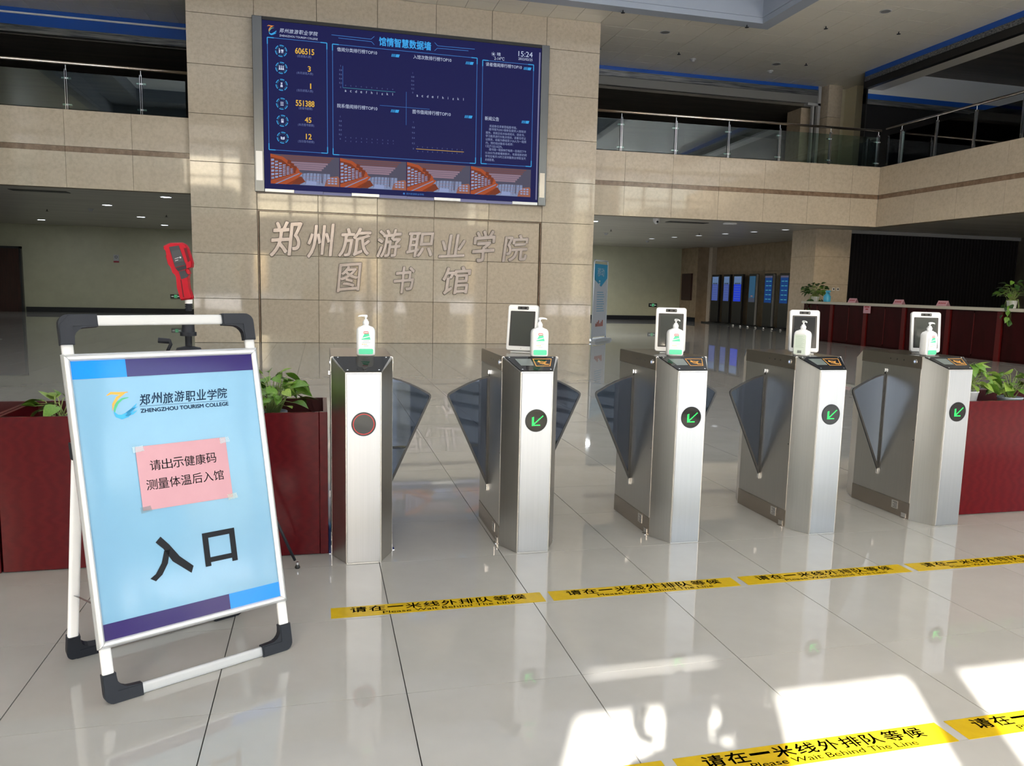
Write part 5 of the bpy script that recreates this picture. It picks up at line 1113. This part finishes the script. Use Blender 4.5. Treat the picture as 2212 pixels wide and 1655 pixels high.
t = thing('dome_camera', (8.9, 19.6, ZL), 'white dome camera under the right gallery', 'camera'); b = MB(); b.lathe([(.09, 0), (.09, -.07), (.07, -.12), (.03, -.16), (.001, -.17)], WHITEP, seg=16); b.cyl((0, -.06, -.10), (0, -.09, -.11), .03, BLACK, 10); b.build('housing', t)
t = thing('ceiling_access_point', (11.3, 19.9, ZL), 'white oval wireless unit under the right gallery', 'wireless unit'); b = MB(); b.lathe([(.20, 0), (.22, -.02), (.20, -.05), (.001, -.055)], WHITEP, seg=20, sy=.7); b.build('housing', t)
for k, (x, y, lb) in enumerate([(-7.9, 19.6, 'left slotted air vent on the left low ceiling'), (-6.3, 20.0, 'right slotted air vent on the left low ceiling'), (10.2, 20.2, 'slotted air vent on the right low ceiling')]):
    t = thing('air_vent', (x, y, ZL), lb, 'vent', 'slotted ceiling air vents')
    for q in range(4): b = MB(); b.box(-.6, q*.09, -.012, .6, q*.09+.06, -.001, BLACK); b.build('slat', t)

# ================================================================== THE PHOTOGRAPHER (casts the shadow on the sunlit floor)
def skinned(name, verts, edges, radii, m, parent, sub=2, root=0):
    me = bpy.data.meshes.new(name); me.from_pydata(verts, edges, []); o = bpy.data.objects.new(name, me); COL.objects.link(o)
    md = o.modifiers.new('s', 'SKIN'); md.use_smooth_shade = True; sv_ = me.skin_vertices[0].data
    for i_, r_ in enumerate(radii): sv_[i_].radius = (r_, r_) if not isinstance(r_, tuple) else r_
    sv_[root].use_root = True; o.modifiers.new('u', 'SUBSURF').levels = sub; o.modifiers['u'].render_levels = sub
    dg = bpy.context.evaluated_depsgraph_get(); nm = bpy.data.meshes.new_from_object(o.evaluated_get(dg)); bpy.data.objects.remove(o)
    nm.materials.clear(); nm.materials.append(m); r = bpy.data.objects.new(name, nm); COL.objects.link(r); r.parent = parent; return r
t = thing('person', (-.07, -.30, 0), 'person in dark jacket holding a phone up with both hands, facing the turnstiles', 'person')
CLO = mat('dark_jacket', (.03, .035, .05), .8); SKIN = mat('skin', (.55, .33, .24), .5); HAIR = mat('dark_hair', (.02, .016, .014), .6)
V = [(0, 0, .90), (0, 0, 1.05), (0, .0, 1.22), (0, 0, 1.33), (0, .01, 1.41), (-.17, 0, 1.31), (-.20, .04, 1.07), (-.045, .20, 1.27), (.17, 0, 1.31), (.25, .04, 1.07), (.225, .20, 1.27), (-.10, 0, .90), (-.11, .02, .50), (-.12, 0, .10), (-.13, .12, .04), (.10, 0, .90), (.11, .02, .50), (.12, 0, .10), (.13, .12, .04)]
E_ = [(0, 1), (1, 2), (2, 3), (3, 4), (3, 5), (5, 6), (6, 7), (3, 8), (8, 9), (9, 10), (0, 11), (11, 12), (12, 13), (13, 14), (0, 15), (15, 16), (16, 17), (17, 18)]
Rd = [(.15, .11), (.13, .10), (.14, .11), (.12, .09), .055, .07, .052, .036, .07, .052, .036, .095, .065, .048, .04, .095, .065, .048, .04]
skinned('body', V, E_, Rd, CLO, t)
b = MB(); b.lathe([(.001, 0), (.045, .012), (.062, .05), (.072, .10), (.078, .15), (.070, .20), (.045, .232), (.001, .242)], SKIN, (0, .02, 1.40), 20, sy=1.2); b.lathe([(.018, .085), (.016, .10), (.006, .13)], SKIN, (0, .118, 1.40), 8); b.build('head', t)
b = MB(); b.lathe([(.078, .13), (.085, .17), (.078, .215), (.050, .248), (.001, .258)], HAIR, (0, .008, 1.40), 20, sy=1.2); b.build('hair', t)
for s_ in (-1, 1):
    hx = -.045 if s_ < 0 else .225; V = [(hx, .20, 1.28), (hx-s_*.008, .205, 1.315)]; E2 = [(0, 1)]; Rh = [.028, .026]
    for k in range(4):
        a0 = len(V); V += [(hx-s_*.002+s_*.012*k, .212, 1.345+.004*k), (hx-s_*.008+s_*.013*k, .222, 1.375+.006*k), (hx-s_*.014+s_*.013*k, .222, 1.40+.008*k)]; E2 += [(1, a0), (a0, a0+1), (a0+1, a0+2)]; Rh += [.009, .0085, .0075]
    a0 = len(V); V += [(hx-s_*.022, .205, 1.31), (hx-s_*.040, .210, 1.325)]; E2 += [(0, a0), (a0, a0+1)]; Rh += [.010, .009]
    skinned('hand', V, E2, Rh, SKIN, t, 1)
t = thing('phone', (.045, -.06, 1.265), 'dark phone held in both hands', 'phone'); b = MB(); b.bbox(-.078, -.004, 0, .078, .004, .072, BLACK, .003); b.build('casing', t)
